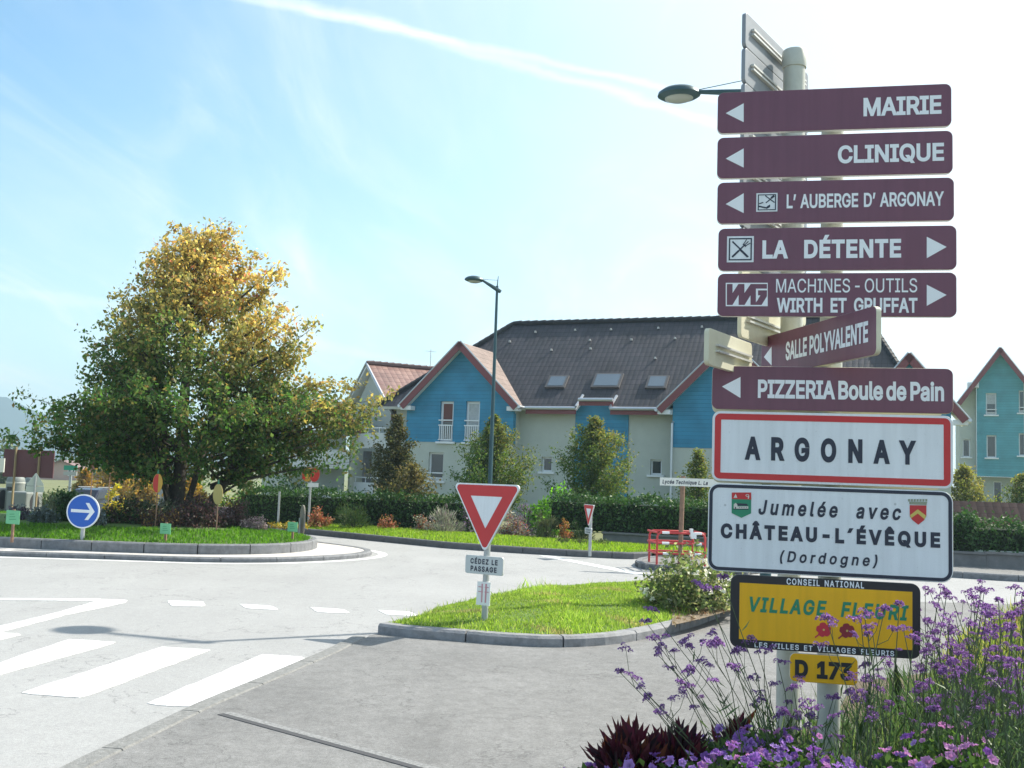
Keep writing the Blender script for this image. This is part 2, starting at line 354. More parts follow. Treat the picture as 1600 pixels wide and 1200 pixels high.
# ------------------------------------------------------------------ builders
class MB:
    def __init__(self): self.v = []; self.f = []; self.m = []; self.uv = {}

    def add(self, vs, fs, mi=0):
        o = len(self.v); self.v += [tuple(p) for p in vs]
        for f in fs: self.f.append([i + o for i in f]); self.m.append(mi)

    def box(self, x0, x1, y0, y1, z0, z1, mi=0, T=None):
        vs = [(x, y, z) for z in (z0, z1) for y in (y0, y1) for x in (x0, x1)]
        if T is not None: vs = [T @ Vector(p) for p in vs]
        self.add(vs, [(0, 2, 3, 1), (4, 5, 7, 6), (0, 1, 5, 4), (2, 6, 7, 3), (0, 4, 6, 2), (1, 3, 7, 5)], mi)

    def tube(self, pts, rad, n=8, mi=0, caps=True):
        pts = [Vector(p) for p in pts]
        if not hasattr(rad, '__len__'): rad = [rad] * len(pts)
        o = len(self.v); prev = None
        for i, p in enumerate(pts):
            d = (pts[min(i + 1, len(pts) - 1)] - pts[max(i - 1, 0)])
            if d.length < 1e-9: d = Vector((0, 0, 1))
            d.normalize()
            if prev is None:
                a = d.orthogonal().normalized()
            else:
                a = (prev - d * prev.dot(d))
                a = a.normalized() if a.length > 1e-6 else d.orthogonal().normalized()
            prev = a; b = d.cross(a)
            for k in range(n):
                t = 2 * math.pi * k / n
                self.v.append(tuple(p + (a * math.cos(t) + b * math.sin(t)) * rad[i]))
        for i in range(len(pts) - 1):
            for k in range(n):
                k2 = (k + 1) % n
                self.f.append([o + i * n + k, o + i * n + k2, o + (i + 1) * n + k2, o + (i + 1) * n + k]); self.m.append(mi)
        if caps:
            self.f.append([o + k for k in reversed(range(n))]); self.m.append(mi)
            e = o + (len(pts) - 1) * n
            self.f.append([e + k for k in range(n)]); self.m.append(mi)

    def plate(self, pts, nrm, t, mi_front=0, mi_side=None, uvax=None):
        """planar polygon pts (front, normal nrm) with thickness t behind it"""
        if mi_side is None: mi_side = mi_front
        nrm = Vector(nrm).normalized(); pts = [Vector(p) for p in pts]
        # orient CCW about nrm
        ar = Vector((0, 0, 0))
        for i in range(len(pts)): ar += pts[i].cross(pts[(i + 1) % len(pts)])
        if ar.dot(nrm) < 0: pts = pts[::-1]
        k = len(pts); o = len(self.v)
        self.v += [tuple(p) for p in pts] + [tuple(p - nrm * t) for p in pts]
        self.f.append([o + i for i in range(k)]); self.m.append(mi_front)
        if uvax:
            self.uv[len(self.f) - 1] = [(p.dot(uvax[0]), p.dot(uvax[1])) for p in pts]
        self.f.append([o + k + i for i in reversed(range(k))]); self.m.append(mi_side)
        for i in range(k):
            j = (i + 1) % k
            self.f.append([o + j, o + i, o + k + i, o + k + j]); self.m.append(mi_side)

    def lathe(self, prof, n=20, mi=0, center=(0, 0), T=None):
        o = len(self.v)
        for r, z in prof:
            for k in range(n):
                t = 2 * math.pi * k / n
                p = Vector((center[0] + r * math.cos(t), center[1] + r * math.sin(t), z))
                self.v.append(tuple(T @ p if T is not None else p))
        for i in range(len(prof) - 1):
            for k in range(n):
                k2 = (k + 1) % n
                self.f.append([o + i * n + k, o + i * n + k2, o + (i + 1) * n + k2, o + (i + 1) * n + k]); self.m.append(mi)
        self.f.append([o + k for k in reversed(range(n))]); self.m.append(mi)
        e = o + (len(prof) - 1) * n
        self.f.append([e + k for k in range(n)]); self.m.append(mi)

    def build(self, name, mats, parent=None, smooth=False, bevel=0):
        me = bpy.data.meshes.new(name); me.from_pydata(self.v, [], self.f)
        if not isinstance(mats, (list, tuple)): mats = [mats]
        for m in mats: me.materials.append(m)
        me.polygons.foreach_set('material_index', self.m)
        if self.uv:
            lay = me.uv_layers.new(name='UVMap')
            for fi, uvs in self.uv.items():
                p = me.polygons[fi]
                for li, q in zip(p.loop_indices, uvs): lay.data[li].uv = q
        me.update()
        o = bpy.data.objects.new(name, me); COL.objects.link(o)
        if parent is not None: o.parent = parent
        if smooth:
            try: me.set_sharp_from_angle(angle=R(40))
            except Exception: pass
            for p in me.polygons: p.use_smooth = True
            try: me.set_sharp_from_angle(angle=R(40))
            except Exception: pass
        if bevel:
            b = o.modifiers.new('bevel', 'BEVEL'); b.width = bevel; b.segments = 2; b.limit_method = 'ANGLE'
        return o


def thing(name, label, cat, loc=(0, 0, 0), rotz=0.0, group=None):
    o = bpy.data.objects.new(name, None); COL.objects.link(o)
    o.empty_display_size = .2
    o.location = loc; o.rotation_euler = (0, 0, rotz); o['label'] = label; o['category'] = cat
    if group: o['group'] = group
    return o


def tag(o, label=None, cat=None, group=None, kind=None):
    if label: o['label'] = label
    if cat: o['category'] = cat
    if group: o['group'] = group
    if kind: o['kind'] = kind
    return o


def struct(o): o['kind'] = 'structure'; return o


def rrect(x0, x1, z0, z1, r, n=6):
    out = []
    for cx, cz, a0 in ((x1 - r, z0 + r, -90), (x1 - r, z1 - r, 0), (x0 + r, z1 - r, 90), (x0 + r, z0 + r, 180)):
        for k in range(n + 1):
            a = R(a0 + 90 * k / n); out.append((cx + r * math.cos(a), cz + r * math.sin(a)))
    return out


def ring(mb, outer, inner, y, t, mi=0):
    """frame between two loops of equal length in the xz plane, front at y"""
    k = len(outer); o = len(mb.v)
    mb.v += [(x, y, z) for x, z in outer] + [(x, y, z) for x, z in inner] + [(x, y + t, z) for x, z in outer] + [(x, y + t, z) for x, z in inner]
    for i in range(k):
        j = (i + 1) % k
        for q in ((o + i, o + j, o + k + j, o + k + i), (o + j, o + i, o + 2 * k + i, o + 2 * k + j), (o + k + i, o + k + j, o + 3 * k + j, o + 3 * k + i)):
            mb.f.append(list(q)); mb.m.append(mi)


def flat(mb, poly, y, t=.0015, mi=0):
    mb.plate([(x, y, z) for x, z in poly], (0, -1, 0), t, mi)


# ------------------------------------------------------------------ lettering (outlines of a sans face, thickened and filled)
try:
    FONT = bpy.data.fonts.load(os.path.join(bpy.utils.system_resource('DATAFILES', path='fonts'), 'Inter.woff2'))
except Exception:
    FONT = None
_cv = bpy.data.curves.new('lettering_source', 'FONT')
if FONT: _cv.font = FONT
_cv.size = 1.0; _cv.resolution_u = 5
_to = bpy.data.objects.new('lettering_source', _cv); COL.objects.link(_to)


def _splines(body):
    _cv.body = body
    dg = bpy.context.evaluated_depsgraph_get(); dg.update()
    oe = _to.evaluated_get(dg)
    cu = oe.to_curve(dg)
    loops = []
    for sp in cu.splines:
        pts = []
        if sp.type == 'BEZIER':
            bp = sp.bezier_points; k = len(bp)
            for i in range(k):
                p0, p1 = bp[i], bp[(i + 1) % k]
                a, b, c, d = p0.co, p0.handle_right, p1.handle_left, p1.co
                straight = ((b - a).length < 1e-5 and (c - d).length < 1e-5) or (abs((b - a).cross(d - a).length) < 1e-5 and abs((c - a).cross(d - a).length) < 1e-5)
                nseg = 1 if straight else 5
                for s in range(nseg):
                    t = s / nseg; m = 1 - t
                    q = a * m ** 3 + b * 3 * m * m * t + c * 3 * m * t * t + d * t ** 3
                    pts.append((q.x, q.y))
        else:
            pts = [(p.co.x, p.co.y) for p in sp.points]
        cl = []
        for p in pts:
            if not cl or (abs(p[0] - cl[-1][0]) + abs(p[1] - cl[-1][1])) > 1e-4: cl.append(p)
        if len(cl) > 2 and abs(cl[0][0] - cl[-1][0]) + abs(cl[0][1] - cl[-1][1]) < 1e-4: cl.pop()
        if len(cl) > 2: loops.append(cl)
    oe.to_curve_clear()
    return loops


_gl = {}; _adv = {}


def _width(body):
    xs = [p[0] for l in _splines(body) for p in l]
    return max(xs) - min(xs)


def advance(ch):
    if ch not in _adv:
        if 'HH' not in _adv: _adv['HH'] = _width('HH')
        _adv[ch] = _width('H' + ch + 'H') - _adv['HH']
    return _adv[ch]


def winding(px, py, loops):
    w = 0
    for l in loops:
        a = np.array(l); b = np.roll(a, -1, 0)
        cr = (b[:, 0] - a[:, 0]) * (py - a[:, 1]) - (px - a[:, 0]) * (b[:, 1] - a[:, 1])
        w += int(np.sum((a[:, 1] <= py) & (b[:, 1] > py) & (cr > 0))) - int(np.sum((a[:, 1] > py) & (b[:, 1] <= py) & (cr < 0)))
    return w


def glyph(ch, bold):
    key = (ch, round(bold, 4))
    if key in _gl: return _gl[key]
    loops = _splines(ch)
    if not loops: _gl[key] = ([], []); return _gl[key]
    # sign of ink: the biggest loop is ink
    def area(l): return .5 * sum(l[i][0] * l[(i + 1) % len(l)][1] - l[(i + 1) % len(l)][0] * l[i][1] for i in range(len(l)))
    big = max(loops, key=lambda l: abs(area(l))); sg = 1 if area(big) > 0 else -1
    out = []
    for l in loops:
        k = len(l); nl = []
        for i in range(k):
            p0, p1, p2 = np.array(l[i - 1]), np.array(l[i]), np.array(l[(i + 1) % k])
            e1 = (p1 - p0) / np.linalg.norm(p1 - p0); e2 = (p2 - p1) / np.linalg.norm(p2 - p1)
            n1 = np.array((e1[1], -e1[0])) * sg; n2 = np.array((e2[1], -e2[0])) * sg
            b = n1 + n2; q = 1 + n1.dot(n2)
            b = b / max(q, .45)
            nl.append(tuple(p1 + b * bold))
        out.append(nl)
    vs = []; es = []
    for l in out:
        o = len(vs); vs += [Vector(p) for p in l]; es += [(o + i, o + (i + 1) % len(l)) for i in range(len(l))]
    r = delaunay_2d_cdt(vs, es, [], 0, 1e-6)
    V = [(p.x, p.y) for p in r[0]]; T = []
    for t in r[2]:
        c = np.mean([V[i] for i in t], 0)
        if winding(c[0], c[1], out) * sg > 0: T.append(list(t))
    _gl[key] = (V, T); return _gl[key]


CAP = max(p[1] for l in _splines('H') for p in l)


def text_local(mb, body, x0, x1, z0, cap, y, bold=.02, shear=0.0, space=0.0, word=0.0, mi=0, right_dz=0.0):
    """lay body out between x0 and x1 with baseline z0 and capital height cap, front at y"""
    pen = 0; items = []; xmin, xmax = 1e9, -1e9
    for ch in body:
        if ch == ' ': pen += advance('n') * .5 + word + space; continue
        V, T = glyph(ch, bold)
        if V:
            used = sorted({i for t in T for i in t})
            for i in used:
                X = V[i][0] + pen + shear * V[i][1]; xmin = min(xmin, X); xmax = max(xmax, X)
        items.append((pen, V, T)); pen += advance(ch) + space
    sx = (x1 - x0) / (xmax - xmin); sz = cap / (CAP + bold)
    for pn, V, T in items:
        vs = []
        for (gx, gy) in V:
            X = x0 + (gx + pn + shear * gy - xmin) * sx
            vs.append((X, y, z0 + gy * sz))
        # tris facing -y
        fs = []
        for t in T:
            a, b, c = (vs[i] for i in t[:3])
            s = (b[0] - a[0]) * (c[2] - a[2]) - (c[0] - a[0]) * (b[2] - a[2])
            fs.append(t if s > 0 else t[::-1])
        mb.add(vs, fs, mi)


# ------------------------------------------------------------------ planes the photograph's points are measured on
class Frame:
    """vertical frame: local x along (cos,sin)(rotz), local y away, z up"""
    def __init__(self, o, rotz):
        self.o = Vector(o); self.rz = rotz
        self.U = Vector((math.cos(rotz), math.sin(rotz), 0)); self.V = Vector((-math.sin(rotz), math.cos(rotz), 0))

    def xz(self, px, py, y=0.0):
        d = ray(px, py); c = Vector((0, 0, CH))
        t = ((self.o + self.V * y) - c).dot(self.V) / d.dot(self.V)
        p = c + d * t - self.o
        return p.dot(self.U), p.z

    def hit(self, px, py, p0, n):
        """local point where the pixel's ray meets the local plane (p0, n)"""
        d = ray(px, py); c = Vector((0, 0, CH)) - self.o
        dl = Vector((d.dot(self.U), d.dot(self.V), d.z)); cl = Vector((c.dot(self.U), c.dot(self.V), c.z))
        n = Vector(n); t = (Vector(p0) - cl).dot(n) / dl.dot(n)
        return cl + dl * t

    def world(self, x, y, z): return self.o + self.U * x + self.V * y + Vector((0, 0, z))


# ------------------------------------------------------------------ ground, roads, pavements
def zg(x, y):
    s = max(0, min(1, (y - 27) / 22)); s = s * s * (3 - 2 * s)
    q = max(0, min(1, (-5 - x) / 6)); q = q * q * (3 - 2 * q)
    return -0.95 * s * q


def ground():
    xs = sorted(set([-1680, -1000, -400, -200, -120, -80] + list(np.arange(-60, 61, 2.0)) + [80, 120, 200, 400, 1000, 1680]))
    ys = sorted(set([-200, -60, -20] + list(np.arange(-8, 81, 2.0)) + [100, 140, 200, 300, 500, 900, 1680]))
    mb = MB(); k = len(xs)
    for y in ys:
        for x in xs: mb.v.append((x, y, zg(x, y) - .03))
    for j in range(len(ys) - 1):
        for i in range(k - 1):
            mb.f.append([j * k + i, j * k + i + 1, (j + 1) * k + i + 1, (j + 1) * k + i]); mb.m.append(0)
    struct(mb.build('ground', FIELD, smooth=True))


def sheet(name, pts, z, m, thick=.02):
    mb = MB(); mb.plate([(p[0], p[1], z) for p in pts], (0, 0, 1), thick)
    return struct(mb.build(name, m))


def offset_path(pts, d):
    out = []
    for i, p in enumerate(pts):
        a = Vector(pts[max(i - 1, 0)][:2]); b = Vector(pts[min(i + 1, len(pts) - 1)][:2])
        t = (b - a).normalized(); nn = Vector((-t.y, t.x))
        out.append((p[0] + nn.x * d, p[1] + nn.y * d))
    return out


def resample(pts, step):
    P = [Vector(p[:2]) for p in pts]; out = [P[0].copy()]; acc = 0
    for a, b in zip(P, P[1:]):
        L = (b - a).length; pos = step - acc
        while pos <= L:
            out.append(a.lerp(b, pos / L)); pos += step
        acc = L - (pos - step)
    if (out[-1] - P[-1]).length > .02: out.append(P[-1])
    return out


def smooth_path(pts, it=2):
    P = [Vector(p[:2]) for p in pts]
    for _ in range(it):
        q = [P[0]]
        for a, b in zip(P, P[1:]): q += [a.lerp(b, .25), a.lerp(b, .75)]
        q.append(P[-1]); P = q
    return P


def kerb_blocks(name, pts, w, z0, z1, m, step=1.0, gap=.012, side=1):
    """a row of kerb stones along pts (outer edge); body lies on `side` of the path"""
    mb = MB(); P = resample(pts, step / 4)
    Q = [Vector(q) for q in offset_path(P, w * side)]
    for i in range(len(P) - 1):
        a, b, c, d = P[i], P[i + 1], Q[i + 1], Q[i]
        if i % 4 == 0: a, d = a.lerp(b, gap * 4 / step), d.lerp(c, gap * 4 / step)
        ch = .025
        a2, b2 = a.lerp(d, ch / w), b.lerp(c, ch / w)
        vs = [(a.x, a.y, z0), (b.x, b.y, z0), (c.x, c.y, z0), (d.x, d.y, z0),
              (a.x, a.y, z1 - ch), (b.x, b.y, z1 - ch), (a2.x, a2.y, z1), (b2.x, b2.y, z1), (c.x, c.y, z1), (d.x, d.y, z1)]
        mb.add(vs, [(0, 1, 5, 4), (4, 5, 7, 6), (6, 7, 8, 9), (3, 9, 8, 2), (0, 4, 6, 9, 3), (1, 2, 8, 7, 5)])
    return struct(mb.build(name, m))


ground()
# carriageway
road_pts = [(-60, -3), (14, -3), (40, 4), (40, 17.5), (24, 20.5), (12, 24.2), (4.5, 26.6), (-2, 30), (-6, 34), (-12, 33), (-14, 29.5), (-30, 28.5), (-60, 30)]
sheet('road', road_pts, 0.0, ROAD)
# side road running off behind the roundabout on the falling ground
mb = MB(); prev = None
for k in range(26):
    x = -10 - k * 2.0
    row = [(x, 37.5 + .02 * k, 0), (x, 33.0, 0)]
    row = [(p[0], p[1], zg(p[0], p[1]) + .01) for p in row]
    if prev: mb.add([prev[0], prev[1], row[1], row[0]], [(0, 1, 2, 3)])
    prev = row
struct(mb.build('side_road', ROAD))

# pavement in the foreground and the path between the island and the bed
isl_front = [G(588, 993), G(640, 1000), G(700, 1004), G(780, 1011), G(870, 1016), G(950, 1012), G(1000, 1004), G(1045, 994), G(1085, 983), G(1125, 967)]
isl_back = [G(1175, 918, .14), G(1050, 906, .14), G(950, 909, .14), G(860, 914, .14), G(760, 928, .14), (G(700, 943, .12)), G(640, 968, .1), G(600, 985, .04)]
isl_front_s = smooth_path(isl_front, 2)
border = [G(40, 1262), G(150, 1200), G(250, 1150), G(340, 1105), G(440, 1062), G(530, 1022), G(575, 998)]
walk = [(-4.5, -2.0), (-3.4, 2.0)] + [p for p in border] + [p for p in isl_front_s] + [(3.9, 13.6), (5.2, 15.6), (9, 15.9), (9, -2.0)]
sheet('pavement', walk, 0.022, WALK, .04)
# worn granite edging between pavement and road
kerb_blocks('pavement_edging', border, .15, -.02, .0245, mat('edging_stone', (.215, .215, .21), .9, noise=.35, nscale=30, bump=.4, bscale=90), step=1.0, side=1)
# drainage groove across the pavement
ga, gb = G(340, 1117, .022), G(760, 1233, .022)
mb = MB(); d = (gb - ga).normalized(); nn = Vector((-d.y, d.x, 0))
P = [ga + nn * w for w in (0, .045)] + [gb + nn * w for w in (.045, 0)]
mb.plate([(p.x, p.y, .0262) for p in P], (0, 0, 1), .01)
struct(mb.build('drain_channel', mat('groove', (.07, .07, .075), .95)))
mb = MB(); P = [ga + nn * w for w in (.047, .11)] + [gb + nn * w for w in (.11, .047)]
mb.plate([(p.x, p.y, .0268) for p in P], (0, 0, 1), .01)
struct(mb.build('channel_edging', mat('channel_stone', (.235, .235, .235), .9, noise=.5, nscale=40, bump=.4, bscale=90)))


def marking(polys):
    mb = MB()
    for q in polys:
        P = [G(*c).to_2d() for c in q]; P = resample(P + [P[0]], .12)[:-1]
        mb.plate([(p.x + rng.normal() * .006, p.y + rng.normal() * .006, .0045) for p in P], (0, 0, 1), .003)
    return mb


for q in ([(-60, 985), (38, 991), (-20, 1006), (-130, 1003)],
          [(108, 999), (184, 1004), (0, 1055), (-95, 1082), (-200, 1079), (0, 1036)],
          [(254, 1011), (330, 1016), (128, 1091), (30, 1084)],
          [(410, 1023), (480, 1027), (320, 1106), (226, 1101)]):
    struct(marking([q]).build('crossing_stripe', PAINT))
for q in ([(262, 939), (318, 940), (321, 948), (266, 947)], [(373, 944), (425, 947), (436, 953.5), (386, 951)],
          [(484, 949), (535, 952), (548, 958.5), (497, 957)], [(590, 953.5), (640, 956), (655, 963), (605, 961)]):
    struct(marking([q]).build('give_way_dash', PAINT))
struct(marking([[(-300, 933), (160, 936), (160, 939), (-300, 936)],
                [(161, 936.4), (200, 937.5), (196, 942), (100, 962), (-10, 991), (-10, 981), (90, 957)]]).build('splitter_line', PAINT))
for q in ([(840, 868), (862, 869), (1010, 897), (992, 898)],):
    struct(marking([q]).build('edge_line', PAINT))

# roundabout: an elongated island, apron outline and planted outline
def G2(px, py, z=0.0): p = G(px, py, z); return Vector((p.x, p.y))


out_pts = [Vector((-18, 18.2)), Vector((-12.5, 17.7))] + [G2(*q) for q in ((0, 869), (100, 872), (200, 875), (300, 878.5), (400, 879.5), (480, 877.5), (540, 874), (572, 870.5), (584, 866), (572, 862), (540, 857), (490, 851))] + [Vector((-7, 27.2)), Vector((-12, 28.2)), Vector((-17, 26.5)), Vector((-19, 22))]
in_pts = [Vector((-17, 19.4)), Vector((-12.5, 18.9))] + [G2(q[0], q[1], .1) for q in ((0, 853), (130, 859), (250, 863), (320, 864.5), (400, 864.5), (455, 862), (487, 858), (498, 853.5), (490, 849), (462, 844), (425, 839))] + [Vector((-8, 25.9)), Vector((-12, 26.6)), Vector((-16, 25.2)), Vector((-17.7, 22))]
out_s = smooth_path(out_pts + [out_pts[0]], 2)[:-1]; in_s = smooth_path(in_pts + [in_pts[0]], 2)[:-1]


def ring_sheet(name, inner, outer, z, m):
    mb = MB(); k = len(inner)
    mb.v = [(p[0], p[1], z) for p in inner] + [(p[0], p[1], z) for p in outer]
    for i in range(k - 1): mb.f.append([i, k + i, k + i + 1, i + 1]); mb.m.append(0)
    return struct(mb.build(name, m))


lin = out_s[1:60]
wid = [.12 + .0 * i for i in range(len(lin))]
ring_sheet('roundabout_line', [Vector(q) for q in offset_path(lin, -.13)], [Vector(q) for q in offset_path(lin, -.32)], .0045, PAINT)
sheet('roundabout_apron', [Vector(q) for q in offset_path(out_s, .1)], .075, APRON, .08)
kerb_blocks('apron_kerb', out_s + [out_s[0]], .15, -.02, .085, KERB, 1.0, side=1)
kerb_blocks('roundabout_kerb', in_s + [in_s[0]], .16, .05, .26, KERB, .95, gap=.02, side=1)
mnd_poly = [Vector(q) for q in offset_path(in_s, .13)]
mnd_z = None
RC = Vector((-7.5, 23.2))


# near grass island
def poly_area_pts(poly, n):
    P = np.array([(p[0], p[1]) for p in poly]); lo, hi = P.min(0), P.max(0); out = []
    q = np.roll(P, -1, 0)
    while len(out) < n:
        c = lo + (hi - lo) * rng.random((n * 2, 2))
        ins = np.zeros(len(c), bool)
        for (x1, y1), (x2, y2) in zip(P, q):
            cond = ((y1 > c[:, 1]) != (y2 > c[:, 1])) & (c[:, 0] < (x2 - x1) * (c[:, 1] - y1) / (y2 - y1 + 1e-12) + x1)
            ins ^= cond
        out += list(c[ins])
    return np.array(out[:n])


def dist_poly(c, poly):
    P = np.array([(p[0], p[1]) for p in poly]); q = np.roll(P, -1, 0); best = np.full(len(c), 1e9)
    for a, b in zip(P, q):
        ab = b - a; t = np.clip(((c - a) @ ab) / (ab @ ab + 1e-12), 0, 1)
        best = np.minimum(best, np.linalg.norm(c - (a + t[:, None] * ab), axis=1))
    return best


def mound(name, poly, zedge, ztop, reach, m, n=900):
    """a gently raised turf surface inside poly"""
    edge = resample([*[Vector(p[:2]) for p in poly], Vector(poly[0][:2])], .3)[:-1]
    inner = poly_area_pts(poly, n)
    inner = inner[dist_poly(inner, poly) > .1]
    vs = [Vector((p.x, p.y)) for p in edge] + [Vector(p) for p in inner]
    es = [(i, (i + 1) % len(edge)) for i in range(len(edge))]
    r = delaunay_2d_cdt(vs, es, [], 1, 1e-5)
    C = np.array([(p.x, p.y) for p in r[0]]); d = dist_poly(C, poly)
    z = zedge + (ztop - zedge) * (1 - np.exp(-d / reach))
    mb = MB(); mb.v = [(c[0], c[1], zz) for c, zz in zip(C, z)]
    mb.f = [list(f) for f in r[2]]; mb.m = [0] * len(mb.f)
    # up-facing
    for f in mb.f:
        a, b, c = (Vector(mb.v[i]) for i in f[:3])
        if (b - a).cross(c - a).z < 0: f.reverse()
    struct(mb.build(name, m, smooth=True))
    return lambda c: zedge + (ztop - zedge) * (1 - np.exp(-dist_poly(c, poly) / reach))


mnd_z = mound('roundabout_mound', mnd_poly, .235, .50, 1.6, TURF)


def rz(x, y): return float(mnd_z(np.array([[x, y]]))[0])


isl_in = [Vector(q) for q in offset_path(isl_front_s, .13)]
isl_poly = isl_in + [Vector(p[:2]) for p in isl_back]
isl_z = mound('island_turf', isl_poly, .10, .24, .9, TURF)
kerb_blocks('island_kerb', isl_front_s, .15, -.02, .125, mat('kerb_concrete', (.24, .24, .25), .85, noise=.35, nscale=8, bump=.3), 1.0, gap=.018, side=1)

# far verge with kerb
ver_front = [G(440, 831), G(470, 834), G(520, 839), G(600, 847), G(700, 857), G(800, 864), G(900, 870), G(985, 874), G(1018, 873)]
ver_front = [p + Vector((0, 0, 0)) for p in ver_front]
ver_back = [Vector((6.6, 23.4, 0)), Vector((3.4, 25.0, 0)), Vector((0, 26.7, 0)), Vector((-4, 29.0, 0)), Vector((-6.3, 30.4, 0))]
ver_in = [Vector(q) for q in offset_path(ver_front, .15)]
ver_poly = ver_in + [Vector(p[:2]) for p in ver_back]
ver_z = mound('verge_turf', ver_poly, .11, .22, 1.2, TURF, 700)
kerb_blocks('verge_kerb', ver_front, .16, -.02, .14, mat('kerb_dark', (.12, .12, .125), .9, noise=.25, nscale=10), 1.0, side=1)
# pavement behind the verge on the right, running below the hedge wall
sheet('far_pavement', [(3.2, 23.6), (6, 21.9), (9.5, 20.3), (16, 18.4), (24, 16.5), (40, 12.5), (40, 16), (24, 19.4), (12, 23.0), (7, 25.2), (3.5, 26.8)], .10, WALK, .12)
kerb_blocks('far_kerb', [(5.4, 22.15), (6, 21.8), (9.5, 20.2), (16, 18.3), (24, 16.4), (40, 12.4)], .14, -.02, .125, KERB, 1.0, side=1)
# little traffic island with its kerb
ti = [G(992, 884), G(1000, 889), G(1040, 893), G(1105, 897), G(1190, 899), G(1200, 886), G(1120, 879), G(1030, 876), G(998, 879)]
ti_s = smooth_path(ti + [ti[0]], 1)
sheet('traffic_island', ti_s[:-1], .10, WALK, .12)
kerb_blocks('traffic_island_kerb', ti_s, .13, -.02, .115, KERB, .5, side=1)

# flower bed / meadow soil on the right
bed_poly = [(-.3, 4.2), (.35, 5.5), (1.0, 6.35), (1.7, 6.9), (2.3, 7.3), (3.0, 8.9), (3.95, 9.5), (5.25, 11.8), (6.9, 14.1), (8.3, 15.1), (16, 15.6), (30, 12), (30, 1.5), (2.2, 1.5), (.6, 2.6)]
sheet('flower_bed_soil', bed_poly, .06, SOIL, .06)

# hills
mb = MB(); xs = np.linspace(-1660, 600, 60); Yh = 1500.0
prof_px = [(-1500, 620), (-900, 604), (-500, 596), (-250, 594), (0, 616), (45, 636), (100, 655), (160, 672), (240, 686), (330, 700), (470, 714), (700, 735), (1400, 752)]
pr = [A(p[0], p[1], Yh) for p in prof_px]
px_ = np.array([p.x for p in pr]); pz_ = np.array([p.z for p in pr])
for j in range(9):
    t = j / 8
    for x in xs:
        zt = np.interp(x, px_, pz_) + 2.5 * math.sin(x * .019) + 1.6 * math.sin(x * .053 + 2)
        mb.v.append((x, Yh - 420 * (1 - t), -3 + (zt + 3) * (t ** 1.25) + (rng.random() - .5) * 4 * t))
for j in range(8):
    for i in range(59): mb.f.append([j * 60 + i, j * 60 + i + 1, (j + 1) * 60 + i + 1, (j + 1) * 60 + i]); mb.m.append(0)
struct(mb.build('hills', HILLM, smooth=True))


# ------------------------------------------------------------------ foliage
def leaf_mesh(name, C, size, col, m, parent=None, aspect=.55, droop=0.0, dirs=None, loc=(0, 0, 0)):
    C = np.asarray(C, float); n = len(C); size = np.broadcast_to(np.asarray(size, float), (n,))
    d = rng.normal(size=(n, 3)) if dirs is None else np.asarray(dirs, float)
    d[:, 2] -= droop
    d /= np.linalg.norm(d, axis=1)[:, None] + 1e-9
    s = np.cross(d, rng.normal(size=(n, 3))); s /= np.linalg.norm(s, axis=1)[:, None] + 1e-9
    nn = np.cross(d, s)
    L = size[:, None]; w = aspect * L * .5
    V = np.empty((n, 4, 3)); V[:, 0] = C; V[:, 1] = C + d * L * .5 + s * w + nn * L * .08; V[:, 2] = C + d * L; V[:, 3] = C + d * L * .5 - s * w + nn * L * .08
    me = bpy.data.meshes.new(name); me.vertices.add(4 * n); me.vertices.foreach_set('co', V.reshape(-1))
    me.loops.add(4 * n); me.loops.foreach_set('vertex_index', np.arange(4 * n)); me.polygons.add(n)
    me.polygons.foreach_set('loop_start', np.arange(0, 4 * n, 4)); me.polygons.foreach_set('loop_total', np.full(n, 4))
    me.materials.append(m)
    ca = me.color_attributes.new('tint', 'FLOAT_COLOR', 'POINT')
    c4 = np.ones((n, 4, 4)); c4[:, :, :3] = np.clip(np.asarray(col, float), 0, 1)[:, None, :]
    ca.data.foreach_set('color', c4.reshape(-1))
    me.update(calc_edges=True); me.validate()
    o = bpy.data.objects.new(name, me); COL.objects.link(o); o.location = loc
    if parent is not None: o.parent = parent
    return o


def tints(n, palette, weights=None, var=.18):
    P = np.array(palette, float); w = None if weights is None else np.array(weights, float) / sum(weights)
    c = P[rng.choice(len(P), n, p=w)]
    return c * (1 + rng.normal(size=(n, 1)) * var).clip(.5, 1.6)


